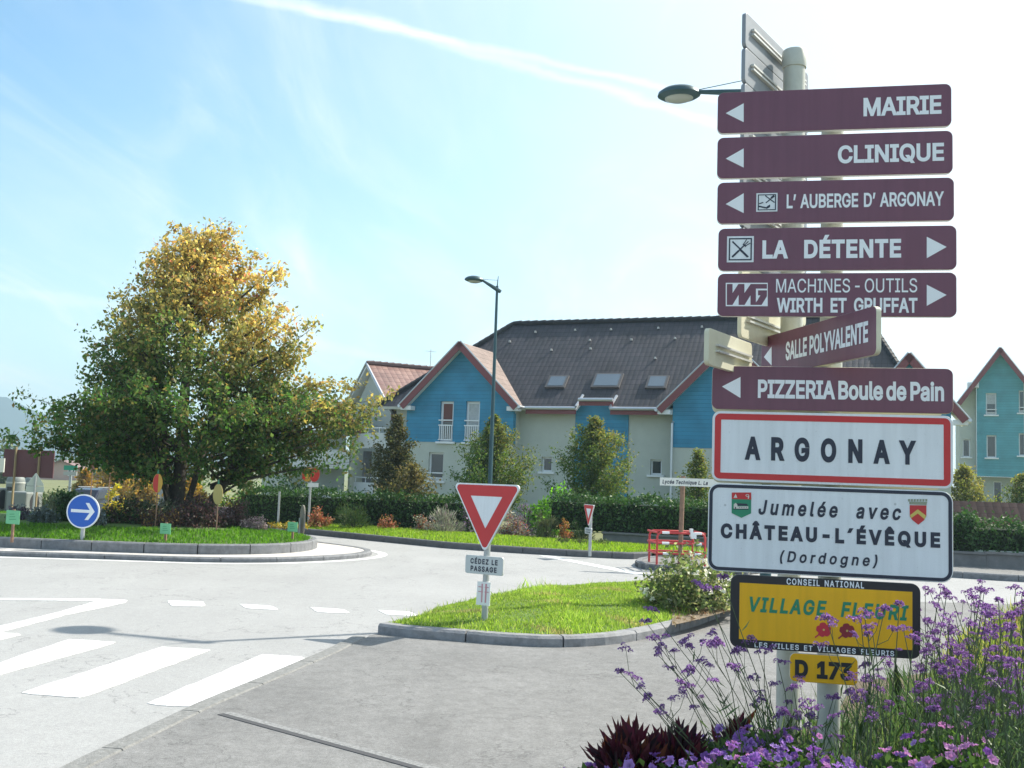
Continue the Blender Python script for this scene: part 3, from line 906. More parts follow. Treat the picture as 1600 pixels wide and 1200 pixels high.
def blade_mesh(name, C, h, wd, col, m, lean=.45, parent=None):
    C = np.asarray(C, float); n = len(C); h = np.broadcast_to(np.asarray(h, float), (n,))
    a = rng.random(n) * 2 * math.pi; s = np.stack([np.cos(a), np.sin(a), 0 * a], 1)
    l = rng.normal(size=(n, 3)) * lean; l[:, 2] = 1; l /= np.linalg.norm(l, axis=1)[:, None]
    l2 = l + rng.normal(size=(n, 3)) * np.array([.5, .5, .1]) * lean; l2 /= np.linalg.norm(l2, axis=1)[:, None]
    V = np.empty((n, 5, 3)); mid = C + l * h[:, None] * .55
    V[:, 0] = C - s * wd / 2; V[:, 1] = C + s * wd / 2; V[:, 2] = mid + s * wd * .4; V[:, 3] = mid + l2 * h[:, None] * .5; V[:, 4] = mid - s * wd * .4
    me = bpy.data.meshes.new(name); me.vertices.add(5 * n); me.vertices.foreach_set('co', V.reshape(-1))
    me.loops.add(5 * n); me.loops.foreach_set('vertex_index', np.arange(5 * n)); me.polygons.add(n)
    me.polygons.foreach_set('loop_start', np.arange(0, 5 * n, 5)); me.polygons.foreach_set('loop_total', np.full(n, 5))
    me.materials.append(m)
    ca = me.color_attributes.new('tint', 'FLOAT_COLOR', 'POINT')
    c4 = np.ones((n, 5, 4)); c4[:, :, :3] = np.clip(np.asarray(col, float), 0, 1)[:, None, :]
    ca.data.foreach_set('color', c4.reshape(-1))
    me.update(calc_edges=True); me.validate()
    o = bpy.data.objects.new(name, me); COL.objects.link(o)
    if parent is not None: o.parent = parent
    return o


def patchy(c, scale, seed):
    r = np.random.default_rng(seed); out = np.zeros(len(c))
    for k in range(6):
        f = r.normal(size=2) * scale; out += np.sin(c @ f + r.random() * 6.28)
    return out / 6 ** .5


# island grass
c = poly_area_pts(isl_poly, 52000)
z = isl_z(c); pt = patchy(c, 2.2, 3)
hh = (.036 + .026 * rng.random(len(c))) * (1 + .45 * np.clip(pt, -1, 1.5))
near_edge = dist_poly(c, isl_poly) < .12
hh = np.where(near_edge & (rng.random(len(c)) < .06), hh * 2.4, hh)
col = tints(len(c), [(.23, .33, .065), (.28, .38, .085), (.18, .275, .055), (.35, .38, .14)], [4, 4, 2, 1]) * (1 + .16 * pt[:, None])
dry = (patchy(c, 4.5, 21) + .35 * rng.normal(size=len(c))) > 1.25
col[dry] = tints(int(dry.sum()), [(.34, .33, .13), (.28, .31, .10), (.38, .32, .16)])
tag(blade_mesh('grass', np.c_[c, z - .01], hh, .010, col, LEAFG), 'lush short green grass on the kerbed island around the give way sign', 'grass', kind='stuff')
# verge grass
c = poly_area_pts(ver_poly, 26000); z = ver_z(c)
tag(blade_mesh('grass', np.c_[c, z - .01], .07 + .04 * rng.random(len(c)), .02, tints(len(c), [(.19, .31, .04), (.23, .35, .055), (.27, .34, .08)]), LEAFG),
    'sunlit strip of lawn along the kerb in front of the shrubs and hedge', 'grass', kind='stuff')
# roundabout grass
c = poly_area_pts(mnd_poly, 60000); dd = dist_poly(c, mnd_poly); c = c[(dd < 1.6)]
C = np.c_[c, mnd_z(c) - .01]
tag(blade_mesh('grass', C, .06 + .03 * rng.random(len(C)), .02, tints(len(C), [(.09, .20, .03), (.12, .24, .035)]), LEAFG),
    'ring of mown green grass around the planting on the roundabout', 'grass', kind='stuff')
# meadow behind the verbena
mp = [(2.9, 7.4), (3.8, 9.2), (5.1, 11.6), (6.8, 14.0), (8.2, 15.0), (15, 15.2), (15, 5), (4, 4.5)]
c = poly_area_pts(mp, 32000); pt = patchy(c, 1.0, 9)
col = tints(len(c), [(.19, .24, .055), (.27, .27, .08), (.12, .19, .04), (.31, .25, .10)], [4, 3, 3, 1])
tag(blade_mesh('meadow_grass', np.c_[c, np.full(len(c), .05)], (.13 + .17 * rng.random(len(c))) * (1 + .25 * pt), .014, col, LEAFG, .4),
    'tall yellowing meadow grass behind the purple verbena at the right', 'grass', kind='stuff')


def rand_in(n, shape=1.0):
    d = rng.normal(size=(n, 3)); d /= np.linalg.norm(d, axis=1)[:, None]
    return d * (rng.random(n) ** shape)[:, None]


def shrub(name, label, cat, loc, rx, ry, h, n, size, palette, weights=None, m=None, clumps=26, aspect=.5, spiky=0.0, group=None, tone=None):
    t = thing(name, label, cat, loc, rng.random() * 0, group)
    # clump centres on an uneven dome
    cl = rand_in(clumps, .45); cl[:, 2] = np.abs(cl[:, 2])
    cc = cl * np.array([rx, ry, h]) * (.7 + .3 * rng.random((clumps, 1)))
    which = rng.integers(0, clumps, n); rad = (.34 + .22 * rng.random(clumps)) * min(rx, ry, h)
    P = cc[which] + rand_in(n, .6) * rad[which][:, None]
    P[:, 2] = np.maximum(P[:, 2], .02)
    col = tints(n, palette, weights) * (1 + .16 * rng.normal(size=clumps))[which][:, None]
    dirs = None
    if spiky:
        dirs = P - np.array([0, 0, -.1 * h]); dirs = dirs / (np.linalg.norm(dirs, axis=1)[:, None] + 1e-6) + rng.normal(size=(n, 3)) * (1 - spiky)
    leaf_mesh('foliage', P, size * (.7 + .6 * rng.random(n)), col, m or LEAFD, t, aspect, dirs=dirs)
    mb = MB()
    for k in range(5):
        q = cc[rng.integers(0, clumps)]
        mb.tube([(q[0] * .1, q[1] * .1, -.03), (q[0] * .5, q[1] * .5, q[2] * .45), tuple(q)], [.03 * h + .006, .02 * h, .006], 5)
    mb.build('stem', BARK, t, smooth=True)
    return t


def cone_tree(name, label, loc, h, rmax, n, size, low_pal, hi_pal, light=0.0, seed=0, base=.12, cat='tree', group=None):
    """upright tree of ascending sprays"""
    t = thing(name, label, cat, loc, 0, group)
    mb = MB(); mb.tube([(0, 0, -.05), (.02, 0, h * .4), (0, .03, h * .93)], [.035 * h * .45, .028 * h * .4, .01], 7)
    P = []; Cc = []
    nb = int(46 + h * 5)
    for k in range(nb):
        f = base + (1 - base) * (k + rng.random() * .8) / nb
        az = k * 2.39996 + rng.normal() * .3
        prof = rmax * (1.0 - ((f - .22) / .78) ** 1.5 if f > .22 else .62 + .38 * f / .22)
        ln = max(.12, prof * (.55 + .62 * rng.random()))
        z0 = f * h * .9; up_ = ln * (.45 + .5 * f + .2 * rng.random())
        tip = np.array([math.cos(az) * ln, math.sin(az) * ln, z0 + up_ * .8])
        mid = np.array([math.cos(az) * ln * .55, math.sin(az) * ln * .55, z0 + up_ * .25])
        mb.tube([(0, 0, z0), tuple(mid), tuple(tip)], [.012 * h * .3 + .006, .008, .003], 4)
        m_ = max(20, int(n / nb * (1.5 - f)))
        s = rng.random(m_) ** .75
        q = np.where(s[:, None] < .5, mid * (s[:, None] / .5) + np.array([0, 0, z0]) * (1 - s[:, None] / .5), mid + (tip - mid) * ((s[:, None] - .5) / .5))
        q = q + rng.normal(size=(m_, 3)) * (.045 + .07 * ln) * np.array([1, 1, .8])
        P.append(q)
        mixf = np.clip((f - .15) * .9 + rng.normal(size=m_) * .22 + (s - .5) * .35 + light * math.cos(az - .4), 0, 1)  # last term paints sunlight into the leaf colour of the sunward side
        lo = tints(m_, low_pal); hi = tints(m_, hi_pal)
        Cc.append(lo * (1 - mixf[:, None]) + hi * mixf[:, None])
    P = np.vstack(P); Cc = np.vstack(Cc); P[:, 2] = np.maximum(P[:, 2], .05)
    mb.build('trunk', BARK, t, smooth=True)
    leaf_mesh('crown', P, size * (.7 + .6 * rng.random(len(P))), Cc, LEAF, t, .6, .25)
    return t


def roundabout_tree():
    bx, by = RC.x + .25, RC.y
    bz = .5
    t = thing('maple_tree', 'big spreading maple turning yellow at its top, on the roundabout', 'tree', (bx, by, bz))
    mb = MB(); P = []; Cc = []
    sc = 23.2 / 1600.0
    def hz(y): return 1.7 + (727 - y) * sc - bz
    zs = [hz(y) for y in (742, 715, 690, 665, 640, 610, 575, 540, 505, 470, 435, 400, 370, 340)]
    rs = [v * sc for v in (78, 138, 164, 170, 165, 160, 156, 150, 140, 120, 98, 72, 46, 14)]
    def prof(z): return float(np.interp(z, zs, rs))
    H_ = hz(340)
    stems = []
    for (ax, ay, top, r) in ((-.05, 0, H_ * .97, .17), (-.42, .12, H_ * .66, .10), (.72, -.1, H_ * .42, .13), (.3, .5, H_ * .66, .08), (-.25, -.35, H_ * .6, .08)):
        b0 = Vector((ax * .25 - .2, ay * .25, -.1))
        if ax > .7: b0.x += .30
        pts = []
        for k in range(7):
            f = k / 6; pts.append(b0 + Vector((ax * (1.6 * f + .4 * math.sin(f * 2.2)) + .2 * f, ay * 1.8 * f, top * f)) + Vector((rng.normal(), rng.normal(), 0)) * .03 * (k > 0))
        stems.append(pts); mb.tube(pts, [r * (1 - .82 * k / 6) for k in range(7)], 9)

    def pick(z, az):
        best = None
        for s in stems:
            if z > s[-1].z * .97: continue
            f = max(.06, z / s[-1].z); i = min(5, int(f * 6)); p_ = s[i].lerp(s[i + 1], f * 6 - i)
            sc_ = p_.x * math.cos(az) + p_.y * math.sin(az) + rng.normal() * .15
            if best is None or sc_ > best[0]: best = (sc_, p_)
        return best[1] if best else stems[0][-2]
    LO = [(.055, .115, .030), (.075, .145, .036), (.105, .155, .045), (.15, .150, .05), (.18, .13, .05)]
    HI = [(.54, .42, .15), (.60, .48, .18), (.44, .37, .13), (.54, .34, .13), (.27, .27, .10), (.48, .22, .14)]

    def spray(start, tip, nl, bow=.0, spread=.09, yel=0.0, sd=.1):
        start = np.array(start); tip = np.array(tip); ln = np.linalg.norm(tip - start)
        mid = (start + tip) / 2 + np.array([0, 0, ln * bow])
        mb.tube([tuple((1 - s) ** 2 * start + 2 * s * (1 - s) * mid + s * s * tip) for s in (0, .25, .5, .75, 1)], [.014 + .013 * ln, .011 + .009 * ln, .008 + .006 * ln, .007, .003], 5)
        nt = max(5, int(ln * 6.5)); tone = rng.normal() * .22 + yel; dk = 1 + rng.normal() * .12
        for k in range(nt):
            s = .30 + .72 * (k + rng.random()) / nt
            base = (1 - s) ** 2 * start + 2 * s * (1 - s) * mid + s * s * tip
            off = rng.normal(size=3) * np.array([1, 1, .8]) * spread * (1 + .5 * ln * (1 - .6 * s))
            c = base + off
            if rng.random() < .5: mb.tube([tuple(base), tuple(c)], [.007, .003], 3, caps=False)
            m_ = int(1.4 * nl * (.55 + .9 * rng.random()))
            q = c + rng.normal(size=(m_, 3)) * np.array([sd, sd, sd * .8])
            P.append(q)
            zz = np.clip((q[:, 2] / H_ - .46) / .36 + rng.normal(size=m_) * .17 + tone + .20 * (q[:, 0] / 2.5), 0, 1)
            lo = tints(m_, LO, [4, 4, 3, 2, .8], .25); hi = tints(m_, HI, [4, 3, 3, 2, 3, .7], .2)
            Cc.append((lo * (1 - zz[:, None]) + hi * zz[:, None]) * dk)
    nb = 185
    for k in range(nb):
        f = (k + .5) / nb
        z = 1.25 + (H_ - 1.45) * f ** 1.05
        az = k * 2.39996 + rng.normal() * .25
        r = prof(z) * (.56 + .47 * rng.random() ** .55) * (1.0 if rng.random() > .1 else 1.08)
        tip = (r * math.cos(az) - .15 * (1 - f), r * math.sin(az), z + rng.normal() * .1)
        rise = (.25 + .75 * f) * r * (.7 + .4 * rng.random())
        st = pick(max(.25, z - rise - .2), az)
        spray(tuple(st), tip, 19, bow=(.06 if f < .4 else -.10))
    for (px, py) in ((322, 348), (362, 345), (275, 388), (345, 375), (395, 395), (443, 428), (210, 450), (255, 420), (492, 510), (430, 412), (300, 375), (470, 560), (486, 588), (455, 530), (468, 492), (448, 470), (500, 598), (420, 450), (478, 540), (190, 520), (170, 560)):
        q = A(px, py, by + rng.normal() * .3) - Vector((bx, by, bz)); b_ = Vector((q.x * .45, q.y * .45, q.z - .95))
        spray(tuple(b_), tuple(q), 24, bow=-.08, spread=.10, yel=.12, sd=.095)
    for (px, py, dy) in ((18, 686, -.4), (60, 657, .5), (95, 627, .2), (150, 560, 0), (75, 695, -.2), (125, 690, .6), (110, 650, -.7), (140, 640, .4), (180, 690, .1), (45, 680, .1), (85, 668, -.9)):
        q = A(px, py, by + dy) - Vector((bx, by, bz))
        spray((-.35, 0, max(.7, q.z - .9)), tuple(q), 19, bow=.06, spread=.07, yel=-.1, sd=.085)
    for (px, py, dy) in ((600, 622, .2), (585, 648, -.4), (560, 605, .6), (545, 690, -.2), (520, 660, .4),  (548, 722, -.3), (590, 665, .5), (520, 625, -.6), (575, 640, .0), (535, 640, .2), (560, 675, -.5), (505, 690, .3), (515, 600, .1)):
        q = A(px, py, by + dy) - Vector((bx, by, bz))
        spray((.55, 0, max(.7, q.z - 1.1)), tuple(q), 19, bow=.04, spread=.07, yel=.30, sd=.09)
    for k in range(9):   # low limbs spreading towards the road
        az = R(-165 + 150 * (k + rng.random()) / 9); r = 2.7 + 1.1 * rng.random(); z = 1.9 + 1.0 * rng.random()
        spray((.15 * math.cos(az), .15 * math.sin(az), max(.8, z - .95)), (r * math.cos(az), r * math.sin(az), z), 18, bow=.06, spread=.08, yel=-.02, sd=.09)
    P2 = np.vstack(P); C2 = np.vstack(Cc)
    mb.build('trunk', BARK, t, smooth=True)
    leaf_mesh('crown', P2, .094 * (.5 + 1.0 * rng.random(len(P2))), C2, LEAF, t, .6, .5)
    print('maple leaves', len(P2))


roundabout_tree()
GREEN = [(.045, .10, .025), (.06, .12, .03), (.075, .13, .03)]
YEL = [(.24, .24, .07), (.20, .22, .06), (.30, .24, .08)]
OLIVE = [(.10, .13, .03), (.13, .14, .035)]


def at_ground(px, Y, z=.12):
    p = A(px, 800, Y); return (p.x, Y, z)


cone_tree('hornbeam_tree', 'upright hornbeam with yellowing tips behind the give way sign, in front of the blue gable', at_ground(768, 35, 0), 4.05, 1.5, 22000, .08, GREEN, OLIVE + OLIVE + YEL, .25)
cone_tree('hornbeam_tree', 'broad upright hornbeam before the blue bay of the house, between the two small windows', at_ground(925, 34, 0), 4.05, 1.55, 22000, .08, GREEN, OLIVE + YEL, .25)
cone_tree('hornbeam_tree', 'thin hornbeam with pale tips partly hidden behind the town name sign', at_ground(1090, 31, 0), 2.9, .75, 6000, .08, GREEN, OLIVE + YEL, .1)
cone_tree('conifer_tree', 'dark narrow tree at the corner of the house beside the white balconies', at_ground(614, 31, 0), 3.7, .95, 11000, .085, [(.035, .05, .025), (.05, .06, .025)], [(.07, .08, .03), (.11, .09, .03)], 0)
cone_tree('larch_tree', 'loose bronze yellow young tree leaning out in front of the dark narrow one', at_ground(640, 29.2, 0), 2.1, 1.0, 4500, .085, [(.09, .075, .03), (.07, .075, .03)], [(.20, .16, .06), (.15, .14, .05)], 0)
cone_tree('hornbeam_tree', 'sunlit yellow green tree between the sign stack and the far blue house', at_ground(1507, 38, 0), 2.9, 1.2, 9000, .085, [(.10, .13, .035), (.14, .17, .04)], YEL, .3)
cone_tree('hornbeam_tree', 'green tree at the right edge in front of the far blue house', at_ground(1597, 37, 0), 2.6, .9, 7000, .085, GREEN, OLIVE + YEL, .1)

# shrubs of the bed behind the verge
CORAL = [(.42, .14, .09), (.36, .17, .08), (.22, .16, .06)]
GREY = [(.30, .32, .24), (.24, .27, .18), (.36, .34, .26), (.26, .20, .22)]
LAV = [(.20, .13, .24), (.16, .16, .10), (.26, .18, .26)]
DGREEN = [(.03, .07, .02), (.045, .085, .025)]
BRIGHT = [(.12, .26, .04), (.16, .32, .05), (.09, .20, .035)]


def bush(px, Y, wpx, hpx, name, label, pal, n, size, **k):
    loc = at_ground(px, Y, .14); s = Y / 1600
    return shrub(name, label, k.pop('cat', 'shrub'), loc, wpx * s * .5, wpx * s * .45, hpx * s, n, size, pal, **k)


bush(497, 27.5, 42, 36, 'berry_bush', 'coral leaved bush beside the pole of the red and yellow apple board', CORAL, 1100, .07)
bush(553, 27.3, 62, 42, 'broom_bush', 'dense dark green broom bush on the verge, right of the coral bush', DGREEN + [(.08, .11, .03)], 2600, .09, aspect=.15, spiky=.75)
bush(606, 27.2, 34, 26, 'berry_bush', 'small coral bush under the bronze young tree', CORAL, 700, .06)
bush(662, 27.0, 44, 28, 'flower_clump', 'mixed red and grey perennials at the left of the give way sign', CORAL + GREY, 1300, .06, cat='flowers')
bush(698, 26.6, 48, 42, 'ornamental_grass', 'silvery feathery grass clump left of the give way triangle', GREY, 1700, .12, aspect=.12, spiky=.8, cat='grass clump')
bush(735, 27.4, 60, 56, 'verbena_clump', 'tall purple flowering clump behind the give way triangle', LAV + GREEN, 1600, .06, cat='flowers')
bush(798, 26.4, 60, 48, 'flower_clump', 'pink and grey perennials at the right of the give way triangle', CORAL + GREY + LAV, 2000, .06, cat='flowers')
bush(822, 27.8, 40, 58, 'verbena_clump', 'purple topped clump between the pink perennials and the bright laurel', LAV + GREEN, 1300, .06, cat='flowers')
bush(856, 28.6, 84, 80, 'laurel_bush', 'bright sunlit green laurel bush in front of the small window', BRIGHT, 2600, .12, m=LEAF, aspect=.45)
bush(853, 25.6, 46, 46, 'juniper_bush', 'soft grey green juniper between pink perennials and red leaved bush', [(.09, .11, .05), (.12, .13, .06)], 2200, .08, aspect=.15, spiky=.6)
bush(882, 25.2, 26, 40, 'barberry_bush', 'small red and orange leaved bush left of the far give way sign', [(.42, .12, .06), (.36, .2, .06), (.2, .16, .05)], 900, .06)
bush(908, 25.4, 44, 34, 'juniper_bush', 'dark green juniper right behind the far give way sign', DGREEN + [(.07, .10, .04)], 1700, .08, aspect=.15, spiky=.6)
for px, w, lab in ((880, 24, 'low olive cushion plant left of the far give way pole'), (906, 26, 'low olive cushion plant just left at the foot of the far give way pole'), (940, 34, 'widest low cushion plant right of the far give way pole')):
    bush(px, 24.0, w, 12, 'cushion_plant', lab, [(.13, .16, .05), (.10, .13, .05)], 700, .05, cat='plant')


# hedges: one thing each, dense clipped leaves over a dark core
def hedge(name, label, a, b, z0, z1, th, n, pal, size=.09):
    a = Vector(a); b = Vector(b); L = (b - a).length; d = (b - a).normalized()
    t = thing(name, label, 'hedge', (a.x, a.y, 0), math.atan2(d.y, d.x))
    mb = MB(); mb.box(.05, L - .05, -th / 2 + .1, th / 2 - .1, z0, z1 - .12); mb.build('stem', mat('hedge_core', (.02, .03, .012), .95), t)
    u = rng.random(n) * L; top = rng.random(n) < .38
    jag = .05 * np.sin(u * 3.1) + .04 * np.sin(u * 7.7 + 1) + .03 * np.sin(u * 17)
    v = np.where(top, (rng.random(n) - .5) * th, np.where(rng.random(n) < .8, -th / 2 + rng.normal(size=n) * .05, th / 2))
    w = np.where(top, z1 + jag + rng.normal(size=n) * .05, z0 + (z1 + jag - z0) * rng.random(n))
    tall = top & (rng.random(n) < .06); w = np.where(tall, w + .18 * rng.random(n), w)
    leaf_mesh('foliage', np.c_[u, v, w], size * (.7 + .6 * rng.random(n)), tints(n, pal, var=.25), LEAFD, t, .5)
    return t


LAUR = [(.035, .085, .022), (.045, .10, .025), (.06, .12, .03)]
hedge('laurel_hedge', 'long dark clipped hedge in front of the white balconies, left of the house', (-7.6, 29.9), (-.6, 28.0), .1, 1.02, .9, 9000, LAUR)
hedge('laurel_hedge', 'dark clipped hedge above the low wall, right of the far give way sign', (1.2, 26.6), (10.4, 22.9), .4, 1.2, .9, 12000, LAUR)
hedge('laurel_hedge', 'clipped hedge with sunlit top leaves above the low wall at the right edge', (10.25, 22.98), (24, 18.5), .45, 1.02, .9, 13000, LAUR)


def low_wall(label, a, b, z1, m):
    a = Vector(a); b = Vector(b); d = (b - a).normalized(); L = (b - a).length
    mb = MB(); mb.box(0, L, -.1, .1, -.05, z1)
    o = mb.build('low_wall', m, bevel=.015); o.location = (a.x, a.y, 0); o.rotation_euler = (0, 0, math.atan2(d.y, d.x))
    tag(o, label, 'wall')
    mb = MB(); mb.box(-.02, L + .02, -.14, .14, z1, z1 + .05); mb.build('coping', m, o, bevel=.01)


WALLM = mat('wall_grey', (.20, .19, .185), .9, noise=.25, nscale=4, bump=.3)
low_wall('low grey wall below the hedge, from the far give way sign to the sign stack', (2.4, 25.55), (10.36, 22.33), .36, WALLM)
low_wall('low grey wall below the sunlit topped hedge at the right edge', (10.35, 22.33), (24, 17.9), .38, WALLM)
low_wall('low stone wall behind the roundabout at the end of the left hedge', (-9.3, 31.2), (-5.2, 30.2), .42, mat('wall_purple', (.17, .13, .14), .9, noise=.4, nscale=6))

# planting on the roundabout
SED = [(.10, .045, .05), (.07, .05, .045), (.13, .07, .06), (.05, .055, .03)]


def rplant(px, Y, wpx, hpx, name, label, pal, n, size, **k):
    p = A(px, 800, Y); z = rz(p.x, Y) if Y < 26 else zg(p.x, Y); s = Y / 1600
    return shrub(name, label, k.pop('cat', 'plant'), (p.x, Y, z), wpx * s * .5, wpx * s * .45, hpx * s, n, size, pal, **k)


rplant(318, 21.6, 110, 44, 'sedum_clump', 'large dark purple sedum mass at the foot of the maple', SED, 3600, .06)
rplant(372, 22.2, 66, 40, 'sedum_clump', 'dark purple sedum right of the foot of the maple', SED, 2200, .06)
rplant(402, 21.8, 44, 20, 'heather_clump', 'pale pink and lilac heather at the right of the sedum', [(.36, .25, .28), (.26, .22, .18), (.4, .3, .3)], 1400, .05)
rplant(255, 21.2, 80, 30, 'heather_clump', 'dark low heather behind the green square marker left of the maple', SED + [(.3, .18, .05)], 2000, .05)
rplant(200, 21.6, 80, 46, 'rose_bush', 'dark mixed rose bush between the blue arrow sign and the maple', DGREEN + [(.14, .12, .05), (.10, .05, .05)], 2400, .07, cat='shrub')
rplant(250, 22.6, 70, 46, 'rose_bush', 'greyish green open bush left of the maple trunk', [(.14, .17, .10), (.10, .13, .06), (.2, .2, .14)], 1500, .07, cat='shrub')
rplant(152, 20.7, 44, 22, 'lavender_clump', 'grey lavender cushion just right behind the blue arrow sign', [(.12, .15, .16), (.10, .12, .10)], 1300, .06)
rplant(108, 21.6, 56, 52, 'rose_bush', 'dark shrub standing behind the left side of the blue arrow sign', DGREEN, 2200, .08, cat='shrub')
rplant(68, 21.0, 44, 22, 'lavender_clump', 'grey green lavender cushion between the left marker and the blue arrow sign', [(.13, .16, .16), (.10, .12, .10)], 1300, .06)
rplant(28, 21.6, 46, 20, 'lavender_clump', 'lavender cushion behind the leftmost green square marker', [(.11, .13, .13), (.12, .08, .11)], 1200, .06)
rplant(85, 21.8, 44, 40, 'ornamental_grass', 'pale seeded grass clump left of the dark shrub', [(.26, .26, .16), (.16, .18, .09)], 1200, .1, aspect=.12, spiky=.8, cat='grass clump')
rplant(455, 24.2, 76, 9, 'leaf_litter', 'fallen yellow leaves at the right tip of the roundabout', [(.55, .42, .08), (.5, .36, .08), (.2, .25, .05)], 900, .06, cat='leaves')
# shrubs and trees beyond the roundabout
rplant(105, 34, 60, 50, 'dark_shrub', 'dark green shrub left of the parked car behind the roundabout', DGREEN, 2200, .12, cat='shrub')
rplant(140, 47, 110, 46, 'pale_shrub', 'pale sunlit green shrub above the roof of the parked car', [(.20, .26, .11), (.16, .22, .09), (.26, .28, .14)], 2400, .16, m=LEAF, cat='shrub')
rplant(178, 32, 34, 62, 'yellow_shrub', 'bright yellow shrub right of the parked car', [(.55, .42, .06), (.48, .40, .08), (.26, .28, .06)], 1500, .1, m=LEAF, cat='shrub')
rplant(60, 52, 130, 34, 'dark_shrub', 'dark shrubs behind the grey containers', DGREEN + OLIVE, 2200, .2, cat='shrub')
rplant(375, 38, 110, 60, 'green_shrub', 'sunlit green shrub seen under the right limbs of the maple', [(.11, .20, .04), (.07, .13, .03), (.3, .27, .06)], 2600, .14, m=LEAF, cat='shrub')
rplant(455, 45, 150, 70, 'dark_shrub', 'dark bushes under the right side of the maple before the balconies', DGREEN, 2400, .2, cat='shrub')
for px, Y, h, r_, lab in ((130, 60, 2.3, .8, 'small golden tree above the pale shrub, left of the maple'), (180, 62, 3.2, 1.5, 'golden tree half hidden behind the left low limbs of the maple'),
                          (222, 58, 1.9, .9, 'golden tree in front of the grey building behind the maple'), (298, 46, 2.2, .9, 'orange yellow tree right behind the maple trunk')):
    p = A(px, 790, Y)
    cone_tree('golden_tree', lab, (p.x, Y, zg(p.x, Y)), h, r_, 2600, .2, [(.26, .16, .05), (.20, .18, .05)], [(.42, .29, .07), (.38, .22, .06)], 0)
for k, (px, Y, h, r_, lab) in enumerate(((8, 110, 5.2, 3.0, 'distant dark tree behind the brown billboard at the left edge'), (112, 150, 3.6, 4.0, 'distant round tree right of the brown billboard'),
                          (150, 170, 3.8, 4.2, 'distant dull green tree above the golden trees'), (60, 180, 4.0, 5, 'distant tree between the posts of the brown billboard'), (205, 130, 4.6, 4.4, 'distant tree left behind the maple'), (260, 120, 4.2, 5, 'distant tree behind the grey building and maple'), (480, 140, 5, 5, 'distant tree seen between the maple and the balconies'))):
    p = A(px, 760, Y)
    shrub('far_tree', lab, 'tree', (p.x, Y, -1.0), r_, r_, h, 1300, .55, [(.07, .11, .04), (.10, .13, .05)], m=LEAFD, clumps=18)


# ------------------------------------------------------------------ houses
def wall_cols(mb, s0, s1, zb, topf, holes, y, t, mi=0, extra=()):
    br = sorted(set([s0, s1] + [h for q in holes for h in q[:2]] + list(extra)))
    for a, b in zip(br, br[1:]):
        if b - a < 1e-4 or a < s0 - 1e-6 or b > s1 + 1e-6: continue
        hs = sorted([q for q in holes if q[0] <= a + 1e-6 and q[1] >= b - 1e-6], key=lambda q: q[2])
        lo = zb
        for q in hs:
            if q[2] > lo: mb.plate([(a, y, lo), (b, y, lo), (b, y, q[2]), (a, y, q[2])], (0, -1, 0), t, mi)
            lo = q[3]
        ta, tb = topf(a), topf(b)
        if min(ta, tb) > lo - 1e-6: mb.plate([(a, y, lo), (b, y, lo), (b, y, tb), (a, y, ta)], (0, -1, 0), t, mi)


def window(parent, q, y, pane=None, rail=None, sill=True, curtain=False, half=False, frame=.07):
    s0, s1, z0, z1 = q
    mb = MB()
    o = [(s0, z0), (s1, z0), (s1, z1), (s0, z1)]
    f = frame; i_ = [(s0 + f, z0 + f), (s1 - f, z0 + f), (s1 - f, z1 - f), (s0 + f, z1 - f)]
    ring(mb, o, i_, y + .13, .06)
    w = mb.build('window', WHITEP, parent)
    mb = MB(); mb.plate([(s0 + f, y + .155, z0 + f), (s1 - f, y + .155, z0 + f), (s1 - f, y + .155, z1 - f), (s0 + f, y + .155, z1 - f)], (0, -1, 0), .02)
    mb.build('pane', pane or GLASS, w)
    if curtain:
        mb = MB(); n = 14
        for k in range(n):
            a = s0 + f + (s1 - s0 - 2 * f) * k / n; b = s0 + f + (s1 - s0 - 2 * f) * (k + 1) / n
            mb.plate([(a, y + .150 + .004 * (k % 2), z0 + f), (b, y + .154 - .004 * (k % 2), z0 + f), (b, y + .154 - .004 * (k % 2), z1 - f), (a, y + .150 + .004 * (k % 2), z1 - f)], (0, -1, 0), .003)
        mb.build('curtain', CURT, w)
    if half:
        mb = MB(); mb.plate([(s0 + f, y + .145, (z0 + z1) / 2), (s1 - f, y + .145, (z0 + z1) / 2), (s1 - f, y + .145, z1 - f), (s0 + f, y + .145, z1 - f)], (0, -1, 0), .01)
        mb.build('roller_blind', SHADE if half == 'brown' else CURT, w)
    if sill:
        mb = MB(); mb.box(s0 - .12, s1 + .12, y - .10, y + .13, z0 - .09, z0 - .002); mb.build('sill', WHITEP, w)
    if rail:
        mb = MB(); zt = z0 + rail
        mb.box(s0 - .02, s1 + .02, y - .07, y - .03, zt - .05, zt); mb.box(s0 - .02, s1 + .02, y - .07, y - .03, zt - .27, zt - .22)
        n = 6 if rail > .7 else 0
        for k in range(n + 1):
            if n: xx = s0 + .04 + (s1 - s0 - .08) * k / n; mb.box(xx - .015, xx + .015, y - .065, y - .035, z0 + .08, zt - .27)
        if n: mb.box(s0 - .02, s1 + .02, y - .07, y - .03, z0 + .06, z0 + .10)
        mb.build('railing', WHITEP, w)
    return w


def gable_roof_slab(parent, name, sa, za, se, ze, yF, yI, yE, m):
    """one slope of a gable: apex line at (sa,za), eave line at (se,ze)"""
    mb = MB(); sg = 1 if se > sa else -1
    d = Vector((se - sa, 0, ze - za)); n = Vector((-d.z * sg, 0, d.x * sg)).normalized()
    if n.z < 0: n = -n
    ax = d.normalized()
    mb.plate([(sa, yF, za), (se, yF, ze), (se, yE, ze), (sa, yI, za)], n, .15, 0, 1, uvax=(Vector((0, 1, 0)), -ax))
    return mb.build(name, [m, WHITEP], parent)


